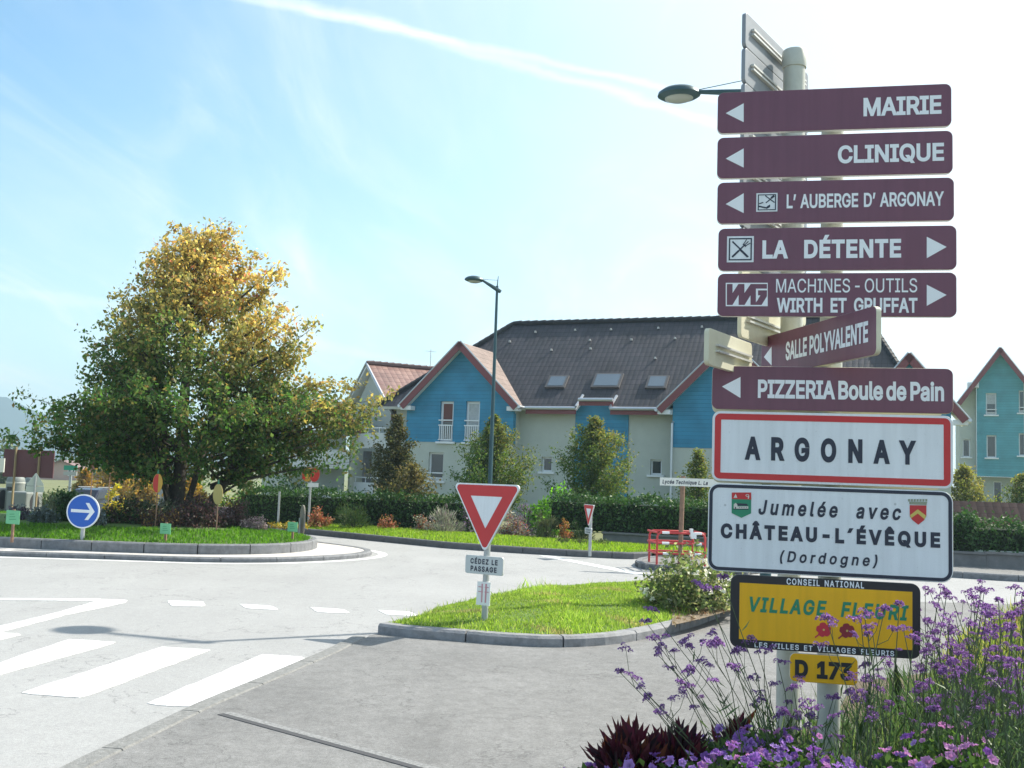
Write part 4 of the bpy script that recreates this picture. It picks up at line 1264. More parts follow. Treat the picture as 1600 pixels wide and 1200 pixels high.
def verge(parent, sa, za, se, ze, yF):
    d = Vector((se - sa, 0, ze - za)).normalized(); nn = Vector((-d.z, 0, d.x))
    if nn.z < 0: nn = -nn
    a, b = Vector((sa, yF - .03, za)), Vector((se, yF - .03, ze))
    mb = MB(); mb.plate([a + nn * .02, b + nn * .02, b - nn * .24, a - nn * .24], (0, -1, 0), .05)
    v = mb.build('verge_board', VERGE, parent)
    mb = MB(); mb.tube([a + nn * .05 + Vector((0, .03, 0)), b + nn * .05 + Vector((0, .03, 0))], .035, 6); mb.build('edge_flashing', ZINC, v)


def main_house():
    o = A(805, 690, 44.0); HF = Frame((o.x, o.y, 0), R(-22))
    t = thing('apartment_house', 'long cream house with blue boarded gables and a big dark tiled roof behind the hedge', 'house', (o.x, o.y, 0), R(-22))
    p = R(43); yE = -.6
    zE = HF.xz(855, 637, yE)[1]
    n = Vector((0, -math.sin(p), math.cos(p))); p0 = (0, yE, zE)
    def roof(px, py): return HF.hit(px, py, p0, n)
    rl = roof(802, 507); yR = rl.y; zR = rl.z
    rr = HF.hit(1352, 494, (0, yR, 0), (0, 1, 0))
    sl, sr = rl.x, rr.x; run = yR - yE
    eL, eR = sl - run, sr + run * .52
    print('house', 'zE', zE, 'zR', zR, 'run', run, 'ridge', sl, sr, 'eaves', eL, eR)
    # main roof
    u, v = Vector((1, 0, 0)), Vector((0, math.cos(p), math.sin(p)))
    a0, a1, b0, b1 = roof(900, 637), roof(909, 625), roof(962, 626), roof(953, 639)
    mb = MB()
    mb.plate([(eL, yE, zE), (a0.x, yE, zE), a1, (b0.x, a1.y, a1.z), (b1.x, yE, zE), (eR, yE, zE), (sr, yR, zR), (sl, yR, zR)], n, .16, 0, 1, uvax=(u, v))
    yB = yR + run
    nh = Vector((-math.sin(p), 0, math.cos(p)))
    mb.plate([(sl, yR, zR), (eL, yE, zE), (eL, yB, zE)], Vector((-(zR - zE), 0, run)), .16, 0, 1, uvax=(Vector((0, 1, 0)), Vector((math.cos(p), 0, math.sin(p)))))
    mb.plate([(sr, yR, zR), (eR, yE, zE), (eR, yB, zE)], Vector(((zR - zE), 0, run * .52)), .16, 0, 1, uvax=(Vector((0, 1, 0)), Vector((-math.cos(p), 0, math.sin(p)))))
    mb.plate([(eL, yB, zE), (eR, yB, zE), (sr, yR, zR), (sl, yR, zR)], (0, math.sin(p), math.cos(p)), .16, 0, 1, uvax=(u, v))
    rf = mb.build('roof', [TILE, WHITEP], t)
    mb = MB()
    N = int((sr - sl) / .4)
    for k in range(N):
        x = sl + (sr - sl) * k / N
        mb.tube([(x, yR, zR + .03), (x + (sr - sl) / N + .03, yR, zR + .05)], [.12, .14], 8)
    for (sa, se) in ((sl, eL), (sr, eR)):
        for k in range(24):
            f0, f1 = k / 24, (k + 1) / 24 + .005
            P = [Vector((sa + (se - sa) * f, yR + (yE - yR) * f, zR + (zE - zR) * f + .03)) for f in (f0, f1)]
            mb.tube(P, [.11, .13], 6)
    mb.build('ridge_tiles', TILE, rf, smooth=True)
    for q in ((857, 882, 591, 605), (929, 967, 587.5, 605), (1013, 1039, 591, 606)):
        c = [roof(q[0] + 3.5, q[2]), roof(q[1] + 3.5, q[2]), roof(q[1] - 2, q[3]), roof(q[0], q[3])]
        x0, x1 = (c[0].x + c[3].x) / 2, (c[1].x + c[2].x) / 2; k0, k1 = [Vector((0, q_.y, q_.z)) for q_ in (c[0], c[3])]
        off = n * .09
        mb = MB(); mb.plate([Vector((x0 - .1, k0.y, k0.z)) + off + v * .1, Vector((x1 + .1, k0.y, k0.z)) + off + v * .1, Vector((x1 + .1, k1.y, k1.z)) + off - v * .1, Vector((x0 - .1, k1.y, k1.z)) + off - v * .1], n, .09)
        f = mb.build('skylight', mat('skylight_frame', (.10, .09, .09), .5), t)
        off = n * .10
        mb = MB(); mb.plate([Vector((x0, k0.y, k0.z)) + off, Vector((x1, k0.y, k0.z)) + off, Vector((x1, k1.y, k1.z)) + off, Vector((x0, k1.y, k1.z)) + off], n, .008)
        mb.build('pane', SKYG, f)
    first = None
    for q in ((837, 520), (899, 517), (955, 516), (1029, 514), (1097, 512), (922, 533), (987, 532), (923, 546), (1024, 561), (797, 535), (1055, 530), (862, 548)):
        h = roof(*q)
        if first is None:
            mb = MB(); mb.box(-.035, .035, -.05, .02, -.03, .05, 0); mb.box(-.05, .05, -.02, .04, -.04, .0); first = mb.build('snow_guard', mat('snow_guard_metal', (.5, .49, .48), .35, .3), t); g = first
        else:
            g = first.copy(); COL.objects.link(g); g.parent = t
        g.location = h + n * .05
    # walls
    S_ = lambda px, py, y=0.0: HF.xz(px, py, y)
    def rect(q, y=0.0):
        a = S_(q[0], (q[2] + q[3]) / 2, y)[0]; b = S_(q[1], (q[2] + q[3]) / 2, y)[0]
        return (a, b, S_((q[0] + q[1]) / 2, q[3], y)[1], S_((q[0] + q[1]) / 2, q[2], y)[1])
    mb = MB(); zt = zE + .3
    W1, W2 = rect((846, 862.5, 714, 737)), rect((1016, 1034, 718, 742))
    w0, w1 = eL + .7, eR - .7
    wall_cols(mb, w0, w1, 0, lambda s: zt, [W1, W2], 0.0, .28)
    mb.box(w0, w0 + .25, .28, yB - .6, 0, zt); mb.box(w1 - .25, w1, .28, yB - .6, 0, zt); mb.box(w0, w1, yB - .6, yB - .4, 0, zt)
    wl = mb.build('wall', CREAM, t)
    for q in (W1, W2): window(t, q, 0.0)
    bx0, bx1 = S_(899, 680)[0], S_(982, 680)[0]
    mb = MB(); mb.box(bx0, bx1, -.05, .0, 0, zE + .28); mb.build('cladding', BLUE, t)
    # gutters and downpipe
    def gutter(x0, x1, z):
        mb = MB(); mb.tube([(x0, yE - .07, z - .02), (x1, yE - .07, z - .02)], .075, 8)
        g = mb.build('gutter', ZINC, t, smooth=True)
        mb = MB(); mb.box(x0, x1, yE - .0, yE + .04, z - .26, z - .03); mb.build('fascia', VERGE, g)
    # gables
    half = None
    specs = []
    yw, yF = -.78, -1.28
    aL, aA, aR = S_(625, 629, yF), S_(711, 534, yF), S_(808, 638, yF)
    half = (aR[0] - aL[0]) / 2; rise = aA[1] - (aL[1] + aR[1]) / 2
    specs.append((aL[0] + half, aA[1], half, rise, S_(635, 660, yw)[0], S_(802, 660, yw)[0], S_(700, 691, yw)[1], 1))
    g2 = S_(1027, 639, yF); specs.append((g2[0] + half, g2[1] + rise, half, rise, S_(1051, 650, yw)[0], None, S_(1053, 699, yw)[1], 2))
    g3 = S_(1421, 552, yF); g3r = S_(1513, 655, yF)
    specs.append((g3[0], g3[1], g3r[0] - g3[0], g3[1] - g3r[1], None, None, S_(1300, 708, yw)[1], 3))
    print('gables', [(round(a[0], 2), round(a[1], 2), round(a[2], 2), round(a[3], 2)) for a in specs])
    for (sa, za, hf, rs, x0, x1, zf, idx) in specs:
        inset = None
        if x0 is None: x0 = sa - hf + .55
        if x1 is None: x1 = 2 * sa - x0
        slope = rs / hf
        top = lambda s, sa=sa, za=za, slope=slope: za - abs(s - sa) * slope - .16
        ho = []; lo = []
        if idx == 1:
            ho = [rect((687, 708, 627, 690), yw), rect((727, 749, 627, 691), yw)]; lo = [rect((669, 692, 707, 751), yw)]
        mb = MB(); wall_cols(mb, x0, x1, zf, top, ho, yw, .3, 0, extra=(sa,)); mb.build('cladding', BLUE, t)
        mb = MB(); wall_cols(mb, x0 + .02, x1 - .02, 0, lambda s: zf - .003, lo, yw + .02, .3); mb.box(x0 + .02, x0 + .25, yw + .33, -.01, 0, zf - .003); mb.box(x1 - .25, x1 - .02, yw + .33, -.01, 0, zf - .003)
        mb.build('wall', CREAM, t)
        mb = MB(); mb.box(x1 - .2, x1, yw + .302, 5.0 if idx == 3 else .25, (0 if idx == 3 else zf), top(x1) + .1); mb.build('side_wall', CREAM, t)
        if idx == 1:
            window(t, ho[0], yw, half='brown', rail=.95, frame=.10); window(t, ho[1], yw, curtain=True, rail=.95, frame=.10)
            window(t, lo[0], yw + .02, rail=.36)
        yI = yE + (za - zE) / math.tan(p) + .25
        for sg in (-1, 1):
            gable_roof_slab(t, 'gable_roof', sa, za, sa + sg * hf, za - rs, yF, yI, (yI if idx == 3 and sg > 0 else yE + .35), TILE_SUN if sg > 0 else TILE)  # sunward slope takes the sunlit copy of the tiles
            verge(t, sa, za, sa + sg * hf, za - rs, yF)
            e = sa + sg * hf
            mb = MB(); mb.box(min(e, e - sg * .5), max(e, e - sg * .5), yF + .06, yw - .01, za - rs - .20, za - rs - .02 + 0.0)
            mb.build('eave_box', WHITEP, t)
            mb = MB(); mb.tube([(e + sg * .06, yF, za - rs - .03), (e + sg * .06, yE + .3, za - rs - .03)], .07, 8); mb.build('gutter', ZINC, t, smooth=True)
    g1 = specs[0]
    gutter(g1[0] + g1[2] + .12, a0.x, zE); gutter(a1.x, b0.x, a1.z); gutter(b1.x, specs[1][0] - half - .1, zE)
    for (q0, q1) in ((a0, a1), (b1, b0)):
        mb = MB(); mb.tube([Vector((q0.x, q0.y, q0.z)) + n * .06, Vector((q1.x, q1.y, q1.z)) + n * .06 + v * .25], .06, 6); mb.build('edge_flashing', ZINC, t)
    for s_, yy in ((S_(804.5, 660, -.1)[0], -.12), (S_(1050, 680, -.85)[0], -.86)):
        mb = MB(); mb.tube([(s_ + .25, yE - .05, zE - .1), (s_ + .1, yE + .1, zE - .35), (s_, yy, zE - .6), (s_, yy, 0)], .05, 8); mb.build('downpipe', ZINC, t, smooth=True)
    return t


main_house()


def left_wing():
    o = A(590, 700, 46.5); BF = Frame((o.x, o.y, 0), R(30))
    t = thing('apartment_wing', 'cream house wing with white balconies and a red tiled roof left of the blue gable', 'house', (o.x, o.y, 0), R(30))
    yr = 3.0
    ap = BF.hit(573, 568, (0, yr, 0), (0, 1, 0)); xg = ap.x
    ev = BF.hit(590, 648, (xg, 0, 0), (1, 0, 0)); ye, ze = -.4, BF.xz(592, 645, -.4)[1]
    xr = xg + 8.5
    pd = Vector((0, yr - ye, ap.z - ze)); nv = Vector((0, -pd.z, pd.y)).normalized(); pa = pd.normalized()
    mb = MB(); mb.plate([(xg, ye, ze), (xr, ye, ze), (xr, yr, ap.z), (xg, yr, ap.z)], nv, .14, 0, 1, uvax=(Vector((1, 0, 0)), pa))
    nv2 = Vector((0, pd.z, pd.y)).normalized()
    mb.plate([(xg, 2 * yr - ye, ze), (xr, 2 * yr - ye, ze), (xr, yr, ap.z), (xg, yr, ap.z)], nv2, .14, 0, 1, uvax=(Vector((1, 0, 0)), Vector((0, -pa.y, pa.z))))
    rf = mb.build('roof', [TILEG, WHITEP], t)
    mb = MB()
    for k in range(24): mb.tube([(xg + (xr - xg) * k / 24, yr, ap.z + .03), (xg + (xr - xg) * (k + 1) / 24 + .03, yr, ap.z + .05)], [.11, .13], 7)
    mb.build('ridge_tiles', TILEG, rf, smooth=True)
    mb = MB(); mb.tube([(xg - .02, ye, ze), (xg - .02, yr, ap.z + .02), (xg - .02, 2 * yr - ye, ze)], .06, 6); mb.build('edge_flashing', ZINC, t)
    mb = MB(); mb.tube([(xg + 3.4, yr, ap.z - .3), (xg + 3.4, yr, ap.z + 1.0)], .02, 5); mb.tube([(xg + 3.1, yr, ap.z + .9), (xg + 3.7, yr, ap.z + .9)], .012, 4); mb.build('aerial', GALV, t)
    mb = MB(); mb.box(xg - .05, xr, ye - .03, ye + .05, ze - .3, ze - .02); mb.build('fascia', VERGE, t)
    # walls
    x0 = xg + .35
    mb = MB(); mb.box(x0, xr, .35, .6, 0, ze); mb.plate([(x0, .35, 0), (x0, 2 * yr - .35, 0), (x0, 2 * yr - .35, ze - .1), (x0, yr, ap.z - .2), (x0, .35, ze - .1)], (-1, 0, 0), .25)
    mb.box(x0, xr, 2 * yr - .6, 2 * yr - .35, 0, ze); mb.build('wall', CREAM, t)
    window(t, (x0 + .9, x0 + 2.0, 2.75, 4.35), .2, sill=False); window(t, (x0 + .7, x0 + 2.0, .1, 2.1), .2, sill=False)
    # balconies: corner at px 591
    for (zt_px, zb_px, rail_) in ((676, 700, False), (755, 790, True)):
        zt, zb = BF.xz(591, zt_px, -1.1)[1], BF.xz(591, zb_px, -1.1)[1]
        xc, xe = BF.xz(591, 690, -1.1)[0], BF.xz(640, 690, -1.1)[0] + .6
        mb = MB()
        mb.box(xc, xe, -1.1, -1.0, zb, zt); mb.box(xc, xc + .1, -1.0, 1.6, zb, zt); mb.box(xc + .1, xe, -1.0, .35, zb, zb + .14)
        b = mb.build('balcony', WHITEWALL, t)
        mb = MB(); z2 = zt + .22
        mb.tube([(xe, -1.05, z2), (xc + .05, -1.05, z2), (xc + .05, 1.6, z2)], .03, 6)
        for q in ((xc + .05, -1.05), (xc + .05, .3), (xc + .05, 1.5), (xe - .8, -1.05)): mb.tube([(q[0], q[1], zt - .02), (q[0], q[1], z2)], .02, 5)
        mb.build('railing', WHITEP, b)
    mb = MB(); xq = BF.xz(591, 690, -1.1)[0] + .15; mb.box(xq, xq + .28, .6, .95, 0, 2.6); mb.build('column', DARK, t)
    # a second balcony unit further left
    o2 = Vector((-3.4, 3.2, 0))
    mb = MB(); mb.box(-3.6, -.6, 2.4, 5.5, 0, 3.5); mb.build('rear_wall', CREAM, t)
    mb = MB(); mb.box(-3.4, -.9, 1.2, 1.3, 1.75, 2.6); mb.box(-3.4, -3.3, 1.3, 2.4, 1.75, 2.6); mb.box(-3.3, -.9, 1.3, 2.4, 1.75, 1.9); mb.build('balcony', WHITEWALL, t)
    mb = MB(); mb.box(-3.4, -.9, 1.2, 1.3, -.1, .75); mb.build('terrace_wall', WHITEWALL, t)
    mb = MB(); mb.plate([(-4.2, 1.0, 3.2), (-1.7, 1.0, 4.9), (-.2, 1.0, 3.4), (-.2, 1.0, 3.15), (-1.7, 1.0, 4.65), (-4.2, 1.0, 2.95)], (0, -1, 0), .06); mb.build('verge_board', VERGE, t)
    mb = MB(); mb.plate([(-4.2, 1.0, 3.2), (-1.7, 1.0, 4.9), (-1.7, 5.5, 4.9), (-4.2, 5.5, 3.2)], (-.56, 0, .83), .12, uvax=(Vector((0, 1, 0)), Vector((.83, 0, .56))))
    mb.plate([(-1.7, 1.0, 4.9), (-.2, 1.0, 3.4), (-.2, 5.5, 3.4), (-1.7, 5.5, 4.9)], (.7, 0, .7), .12, uvax=(Vector((0, 1, 0)), Vector((-.7, 0, .7)))); mb.build('rear_roof', TILE, t)


left_wing()


def far_house():
    o = A(1527, 770, 64.0); CF = Frame((o.x, o.y, 0), R(-22))
    t = thing('gabled_house', 'tall teal boarded house with a steep gable, rising behind the hedge at the right edge', 'house', (o.x, o.y, 0), R(-22))
    S_ = lambda px, py, y=0.0: CF.xz(px, py, y)
    yF = -.7
    aA, aL = S_(1563, 543, yF), S_(1496, 630, yF)
    sa, za = aA; hf = sa - aL[0]; rs = za - aL[1]; slope = rs / hf
    top = lambda s: za - abs(s - sa) * slope - .18
    def rect(q, y=0.0):
        a = S_(q[0], (q[2] + q[3]) / 2, y)[0]; b = S_(q[1], (q[2] + q[3]) / 2, y)[0]
        return (a, b, S_((q[0] + q[1]) / 2, q[3], y)[1], S_((q[0] + q[1]) / 2, q[2], y)[1])
    zb = S_(1560, 745)[1]
    ho = [rect((1540.5, 1557, 614, 648)), rect((1592, 1609, 610, 645)), rect((1541.5, 1557, 680, 715)), rect((1592, 1609, 677, 712))]
    xr = 2 * sa - 0 * 1.0
    mb = MB(); wall_cols(mb, 0, xr, zb, top, ho, 0, .3, extra=(sa,)); mb.build('cladding', BLUE2, t)
    for i, q in enumerate(ho): window(t, q, 0, half=('pale' if i == 0 else False), rail=.35 if i < 2 else None)
    xl = S_(1499, 690, .5)[0]
    ho = [rect((1504, 1516, 686, 714), .5)]
    mb = MB(); wall_cols(mb, xl, -.0, 0, lambda s: top(s) - .05, ho, .5, .3); mb.box(xl, xl + .2, .8, 9, 0, top(xl) - .1)
    go = [rect((1524, 1538, 752, 785), 1.0), rect((1552, 1566, 752, 790), 1.0)]
    wall_cols(mb, 0, xr, 0, lambda s: zb, go, 1.0, .3); mb.box(xr, xr + .2, 0, 9, 0, top(xr) - .1)
    mb.build('wall', CREAM, t)
    window(t, rect((1504, 1516, 686, 714), .5), .5)
    for q in go: window(t, q, 1.0, sill=False)
    for sg in (-1, 1):
        gable_roof_slab(t, 'roof', sa, za, sa + sg * hf, za - rs, yF, 10, 10, TILE_SUN if sg > 0 else TILE)  # right slope again in the tile copy with sunlight in its colour
        verge(t, sa, za, sa + sg * hf, za - rs, yF)
    mb = MB(); mb.box(-.55, .1, yF + .1, -.02, top(0) - .42, top(0) - .1); mb.build('eave_box', WHITEP, t)


far_house()

# low tiled outbuilding behind the right hedge
o = A(1490, 800, 30); OF = Frame((o.x, o.y, 0), R(-15))
t = thing('outbuilding', 'low outbuilding with a brown tiled roof behind the sunlit topped hedge', 'building', (o.x, o.y, 0), R(-15))
e0, r0_ = OF.xz(1540, 812, -.3)[1], OF.xz(1540, 784, .4)[1]
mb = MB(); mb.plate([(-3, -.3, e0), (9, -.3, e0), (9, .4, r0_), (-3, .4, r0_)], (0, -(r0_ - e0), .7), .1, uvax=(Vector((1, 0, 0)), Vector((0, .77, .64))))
mb.plate([(-3, 1.1, e0), (9, 1.1, e0), (9, .4, r0_), (-3, .4, r0_)], (0, (r0_ - e0), .7), .1, uvax=(Vector((1, 0, 0)), Vector((0, -.77, .64)))); mb.build('roof', tile_mat('shaded_maroon_tiles', (.026, .013, .014), (.036, .02, .02), .85, .1), t)  # near-black maroon: the shade on this slope is put into the tile colour
mb = MB(); mb.box(-3, 9, -.36, -.3, e0 - .14, e0); mb.build('fascia', VERGE, t)
mb = MB(); mb.box(-2.8, 8.8, 0, .2, -.1, e0 - .05); mb.box(-2.8, 8.8, .6, .8, -.1, e0 - .05); mb.build('wall', CREAM, t)


def simple_house(label, px, py_base, Y, w, d, h, rise, wm, rm, rot=0.0):
    p = A(px, py_base, Y)
    t = thing('distant_house', label, 'house', (p.x, Y, zg(p.x, Y)), rot)
    mb = MB(); mb.box(-w / 2, w / 2, 0, d, -.5, h); mb.plate([(-w / 2 + .01, -.003, h - .01), (w / 2 - .01, -.003, h - .01), (0, -.003, h + rise)], (0, -1, 0), .2); mb.build('wall', wm, t)
    mb = MB()
    for sg in (-1, 1):
        mb.plate([(0, -.4, h + rise), (sg * (w / 2 + .4), -.4, h - .3), (sg * (w / 2 + .4), d + .4, h - .3), (0, d + .4, h + rise)], (sg * rise, 0, w / 2), .15, uvax=(Vector((0, 1, 0)), Vector((-sg * .7, 0, .7))))
    mb.build('roof', rm, t)
    for x in (-w * .25, w * .25):
        m2 = MB(); m2.box(x - .45, x + .45, -.06, -.006, h * .35, h * .35 + 1.2); f = m2.build('window', WHITEP, t)
        m2 = MB(); m2.box(x - .36, x + .36, -.075, -.062, h * .35 + .09, h * .35 + 1.11); m2.build('pane', GLASS, f)


PINK = mat('render_pink', (.5, .34, .29), .9, noise=.08, nscale=1)
GREYW = mat('render_grey', (.36, .37, .40), .9, noise=.08, nscale=1)
simple_house('grey rendered house seen through the branches left of the maple trunk', 238, 800, 66, 5.5, 6, 2.2, 1.3, GREYW, TILE, .3)
simple_house('pink house with a brown roof right of the yellow shrub, under the low maple limbs', 188, 790, 88, 5, 6, 1.6, 1.2, PINK, TILEG, -.2)
simple_house('tiny pink house right of the brown billboard', 93, 760, 140, 5.5, 6, 1.6, 1.1, PINK, TILEG, .2)

# ------------------------------------------------------------------ lamp posts
def lamp(label, base, top_z, arm, head_len, rb=.075, rt=.04, rise=.25):
    t = thing('street_lamp', label, 'street lamp', base)
    mb = MB(); mb.tube([(0, 0, -.05), (0, 0, .9), (0, 0, .95), (0, 0, top_z)], [rb, rb, rb * .85, rt], 14)
    mb.tube([(0, 0, top_z), (-arm[0] * .05, -arm[1] * .05, top_z + .28)], [rt * .5, .008], 6); mb.build('pole', LAMPM, t, smooth=True)
    a = Vector((arm[0], arm[1], rise)); s = Vector((0, 0, top_z - .1))
    mb = MB(); mb.tube([s - a.normalized() * .12, s, s + a * .55, s + a * .98], [.05, .06, .045, .03], 8); 
    mb.build('arm', LAMPM, t, smooth=True)
    mb = MB(); mb.tube([(0, 0, top_z + .16), tuple(s + a * .97 + Vector((0, 0, .03)))], .006, 4); mb.build('stay_wire', LAMPM, t)
    d = Vector((arm[0], arm[1], 0)).normalized(); c = s + a * .98 + d * head_len * .42
    ang = math.atan2(d.y, d.x)
    T = Matrix.Translation(c) @ Matrix.Rotation(ang, 4, 'Z') @ Matrix.Diagonal((head_len / .6, head_len / .6 * .85, head_len / .6, 1))
    mb = MB(); mb.lathe([(.06, -.075), (.24, -.055), (.30, -.02), (.29, .02), (.22, .07), (.12, .10), (.02, .115)], 24, 0, (0, 0), T); h = mb.build('lamp_head', LAMPM, t, smooth=True)
    mb = MB(); mb.lathe([(.02, -.105), (.12, -.10), (.19, -.075), (.2, -.058)], 20, 0, (0, 0), T); mb.build('lamp_glass', LAMPG, h, smooth=True)
    return t


# near lamp: pole stands behind the sign stack
near_head = A(1055, 154, 14.35)
nb_ = Vector((3.45, 13.75, 0)); arm = Vector((near_head.x + .2 - nb_.x, near_head.y - .1 - nb_.y))
lamp('tall teal street lamp behind the sign stack, its oval head left of MAIRIE', (nb_.x, nb_.y, .05), near_head.z - .05, (arm.x * .94, arm.y * .9), .62, rise=.15)
fb = A(764, 800, 28.0); ftop = A(782, 447, 28.0); fh = A(744, 432, 28.0)
lamp('slender teal street lamp rising behind the give way triangle, in front of the blue gable', (fb.x, 28.0, .1), ftop.z - .1, (-.42, -.15), .55, .075, .035, .22)

# ------------------------------------------------------------------ the sign stack
o = A(1300, 760, 5.6); SF = Frame((o.x, o.y, 0), R(-11.6))


class Sign:
    def __init__(self, frame, L, Rr, tl, bl, tr, br, y, name, label, face, back=ALU, r=.035, t=.03, rails=2, group=None, body_face=True):
        self.fr = frame; self.y = y
        x0 = (frame.xz(L, tl, y)[0] + frame.xz(L, bl, y)[0]) / 2; x1 = (frame.xz(Rr, tr, y)[0] + frame.xz(Rr, br, y)[0]) / 2
        z0 = (frame.xz(L, bl, y)[1] + frame.xz(Rr, br, y)[1]) / 2; z1 = (frame.xz(L, tl, y)[1] + frame.xz(Rr, tr, y)[1]) / 2
        self.xc, self.z0 = (x0 + x1) / 2, z0; self.w, self.h = x1 - x0, z1 - z0
        self.o = thing(name, label, 'sign', frame.world(self.xc, y, z0), frame.rz, group)
        w, h = self.w, self.h
        mb = MB(); mb.plate([(x, 0, z) for x, z in rrect(-w / 2, w / 2, 0, h, r)], (0, -1, 0), t, 0, 1)
        self.panel = mb.build('panel', [face, back], self.o, bevel=.004)
        if rails:
            mb = MB()
            for zz in ([h * .5] if rails == 1 else [h * .25, h * .75]):
                mb.box(-w * .42, w * .42, t, t + .022, zz - .02, zz - .008); mb.box(-w * .42, w * .42, t, t + .022, zz + .008, zz + .02); mb.box(-w * .42, w * .42, t, t + .006, zz - .008, zz + .008)
            mb.build('rail', back, self.o)

    def c(self, px, py):
        x, z = self.fr.xz(px, py, self.y); return x - self.xc, z - self.z0

    def text(self, body, L, yl, Rr, yr, m=SLET, bold=.03, shear=0.0, space=0.0, word=0.0, y=-.0022, name='lettering'):
        """yl/yr: (cap top, baseline) pixel rows at the left and right end"""
        x0, x1 = self.c(L, yl[1])[0], self.c(Rr, yr[1])[0]
        zb = (self.c(L, yl[1])[1] + self.c(Rr, yr[1])[1]) / 2
        zt = (self.c(L, yl[0])[1] + self.c(Rr, yr[0])[1]) / 2
        mb = MB(); text_local(mb, body, x0, x1, zb, zt - zb, y, bold, shear, space, word)
        return mb.build(name, m, self.o)

    def tri(self, P, m=SLET, y=-.0022, name='arrow'):
        mb = MB(); flat(mb, [self.c(*p) for p in P], y); return mb.build(name, m, self.o)

    def strip(self, inset, width, r, m, y=-.0018, name='border'):
        w, h = self.w, self.h; mb = MB()
        a = rrect(-w / 2 + inset, w / 2 - inset, inset, h - inset, max(r - inset, .006))
        k = inset + width
        b = rrect(-w / 2 + k, w / 2 - k, k, h - k, max(r - k, .004))
        ring(mb, a, b, y, .002); return mb.build(name, m, self.o)


def stroke(mb, pts, w, y, mi=0):
    for (x0, z0), (x1, z1) in zip(pts, pts[1:]):
        d = Vector((x1 - x0, z1 - z0)); d.normalize(); nn = Vector((-d.y, d.x)) * w / 2
        flat(mb, [(x0 + nn.x, z0 + nn.y), (x1 + nn.x, z1 + nn.y), (x1 - nn.x, z1 - nn.y), (x0 - nn.x, z0 - nn.y)], y, .001, mi)


def pictogram(sg, x0, x1, z0, z1, kind):
    m_ = MB(); flat(m_, [(x0, z0), (x1, z0), (x1, z1), (x0, z1)], -.002, .0015); p = m_.build('pictogram', SWHITE, sg.o)
    s = x1 - x0; hz = z1 - z0
    m_ = MB(); a = [(x0 + s * .07, z0 + hz * .07), (x1 - s * .07, z0 + hz * .07), (x1 - s * .07, z1 - hz * .07), (x0 + s * .07, z1 - hz * .07)]
    b = [(x0 + s * .12, z0 + hz * .12), (x1 - s * .12, z0 + hz * .12), (x1 - s * .12, z1 - hz * .12), (x0 + s * .12, z1 - hz * .12)]
    ring(m_, a, b, -.0032, .001)
    P = lambda u, v: (x0 + s * u, z0 + hz * v)
    if kind == 'cutlery':
        stroke(m_, [P(.2, .8), P(.5, .5), P(.8, .2)], s * .055, -.0034); stroke(m_, [P(.48, .5), P(.78, .2)], s * .075, -.0036)
        stroke(m_, [P(.2, .2), P(.66, .66)], s * .05, -.0038); stroke(m_, [P(.2, .2), P(.44, .44)], s * .07, -.004)
        for dx in (-.07, 0, .07): stroke(m_, [P(.66 + dx * .5, .66 - dx * .5), P(.80 + dx, .80 - dx)], s * .03, -.0042)
        stroke(m_, [P(.60, .70), P(.71, .60)], s * .06, -.0044)
    else:
        stroke(m_, [P(.42, .86), P(.86, .48)], s * .05, -.0034); stroke(m_, [P(.45, .47), P(.62, .62)], s * .05, -.0036)
        stroke(m_, [P(.70, .72), P(.84, .85)], s * .10, -.0038); stroke(m_, [P(.60, .61), P(.72, .73)], s * .035, -.004)
        stroke(m_, [P(.13, .42), P(.33, .5)], s * .05, -.0034); stroke(m_, [P(.12, .29), P(.5, .19)], s * .07, -.0036)
        flat(m_, [P(.47, .22), P(.5, .14), P(.65, .24), P(.65, .38), P(.52, .29)], -.0038, .001)
    m_.build('symbol', SNAVY, p)


# two posts
def post(px, py, top, label, y=.16, r=.062):
    x = SF.xz(px, py, y)[0]; zt = SF.xz(px, top, y)[1]
    w_ = SF.world(x, y, 0)
    t = thing('sign_post', label, 'post', (w_.x, w_.y, 0))
    mb = MB(); mb.lathe([(r, -.3), (r, zt - .10), (r * .99, zt - .02)], 28); mb.build('shaft', POSTM, t, smooth=True)
    mb = MB(); mb.lathe([(r + .007, zt - .115), (r + .009, zt - .10), (r + .009, zt - .012), (r + .002, zt), (.01, zt + .004)], 28); mb.build('cap', POSTM, t, smooth=True)
    return t, w_


pl, plw = post(1239, 300, 80, 'tall round cream post with a capped top rising above the brown signs', .70, .068)
pr_, prw = post(1300, 330, 150, 'round cream post at the right behind the brown signs, its top hidden')
# mounting brackets on the posts
def bracket(parent, pw, z, rz_):
    mb = MB(); T = Matrix.Rotation(rz_, 4, 'Z')
    mb.lathe([(.066, z - .02), (.069, z - .018), (.069, z + .018), (.066, z + .02)], 20)
    mb.box(-.03, .03, -.125, -.06, z - .018, z + .018, 0, T); mb.build('bracket', ALU, parent)


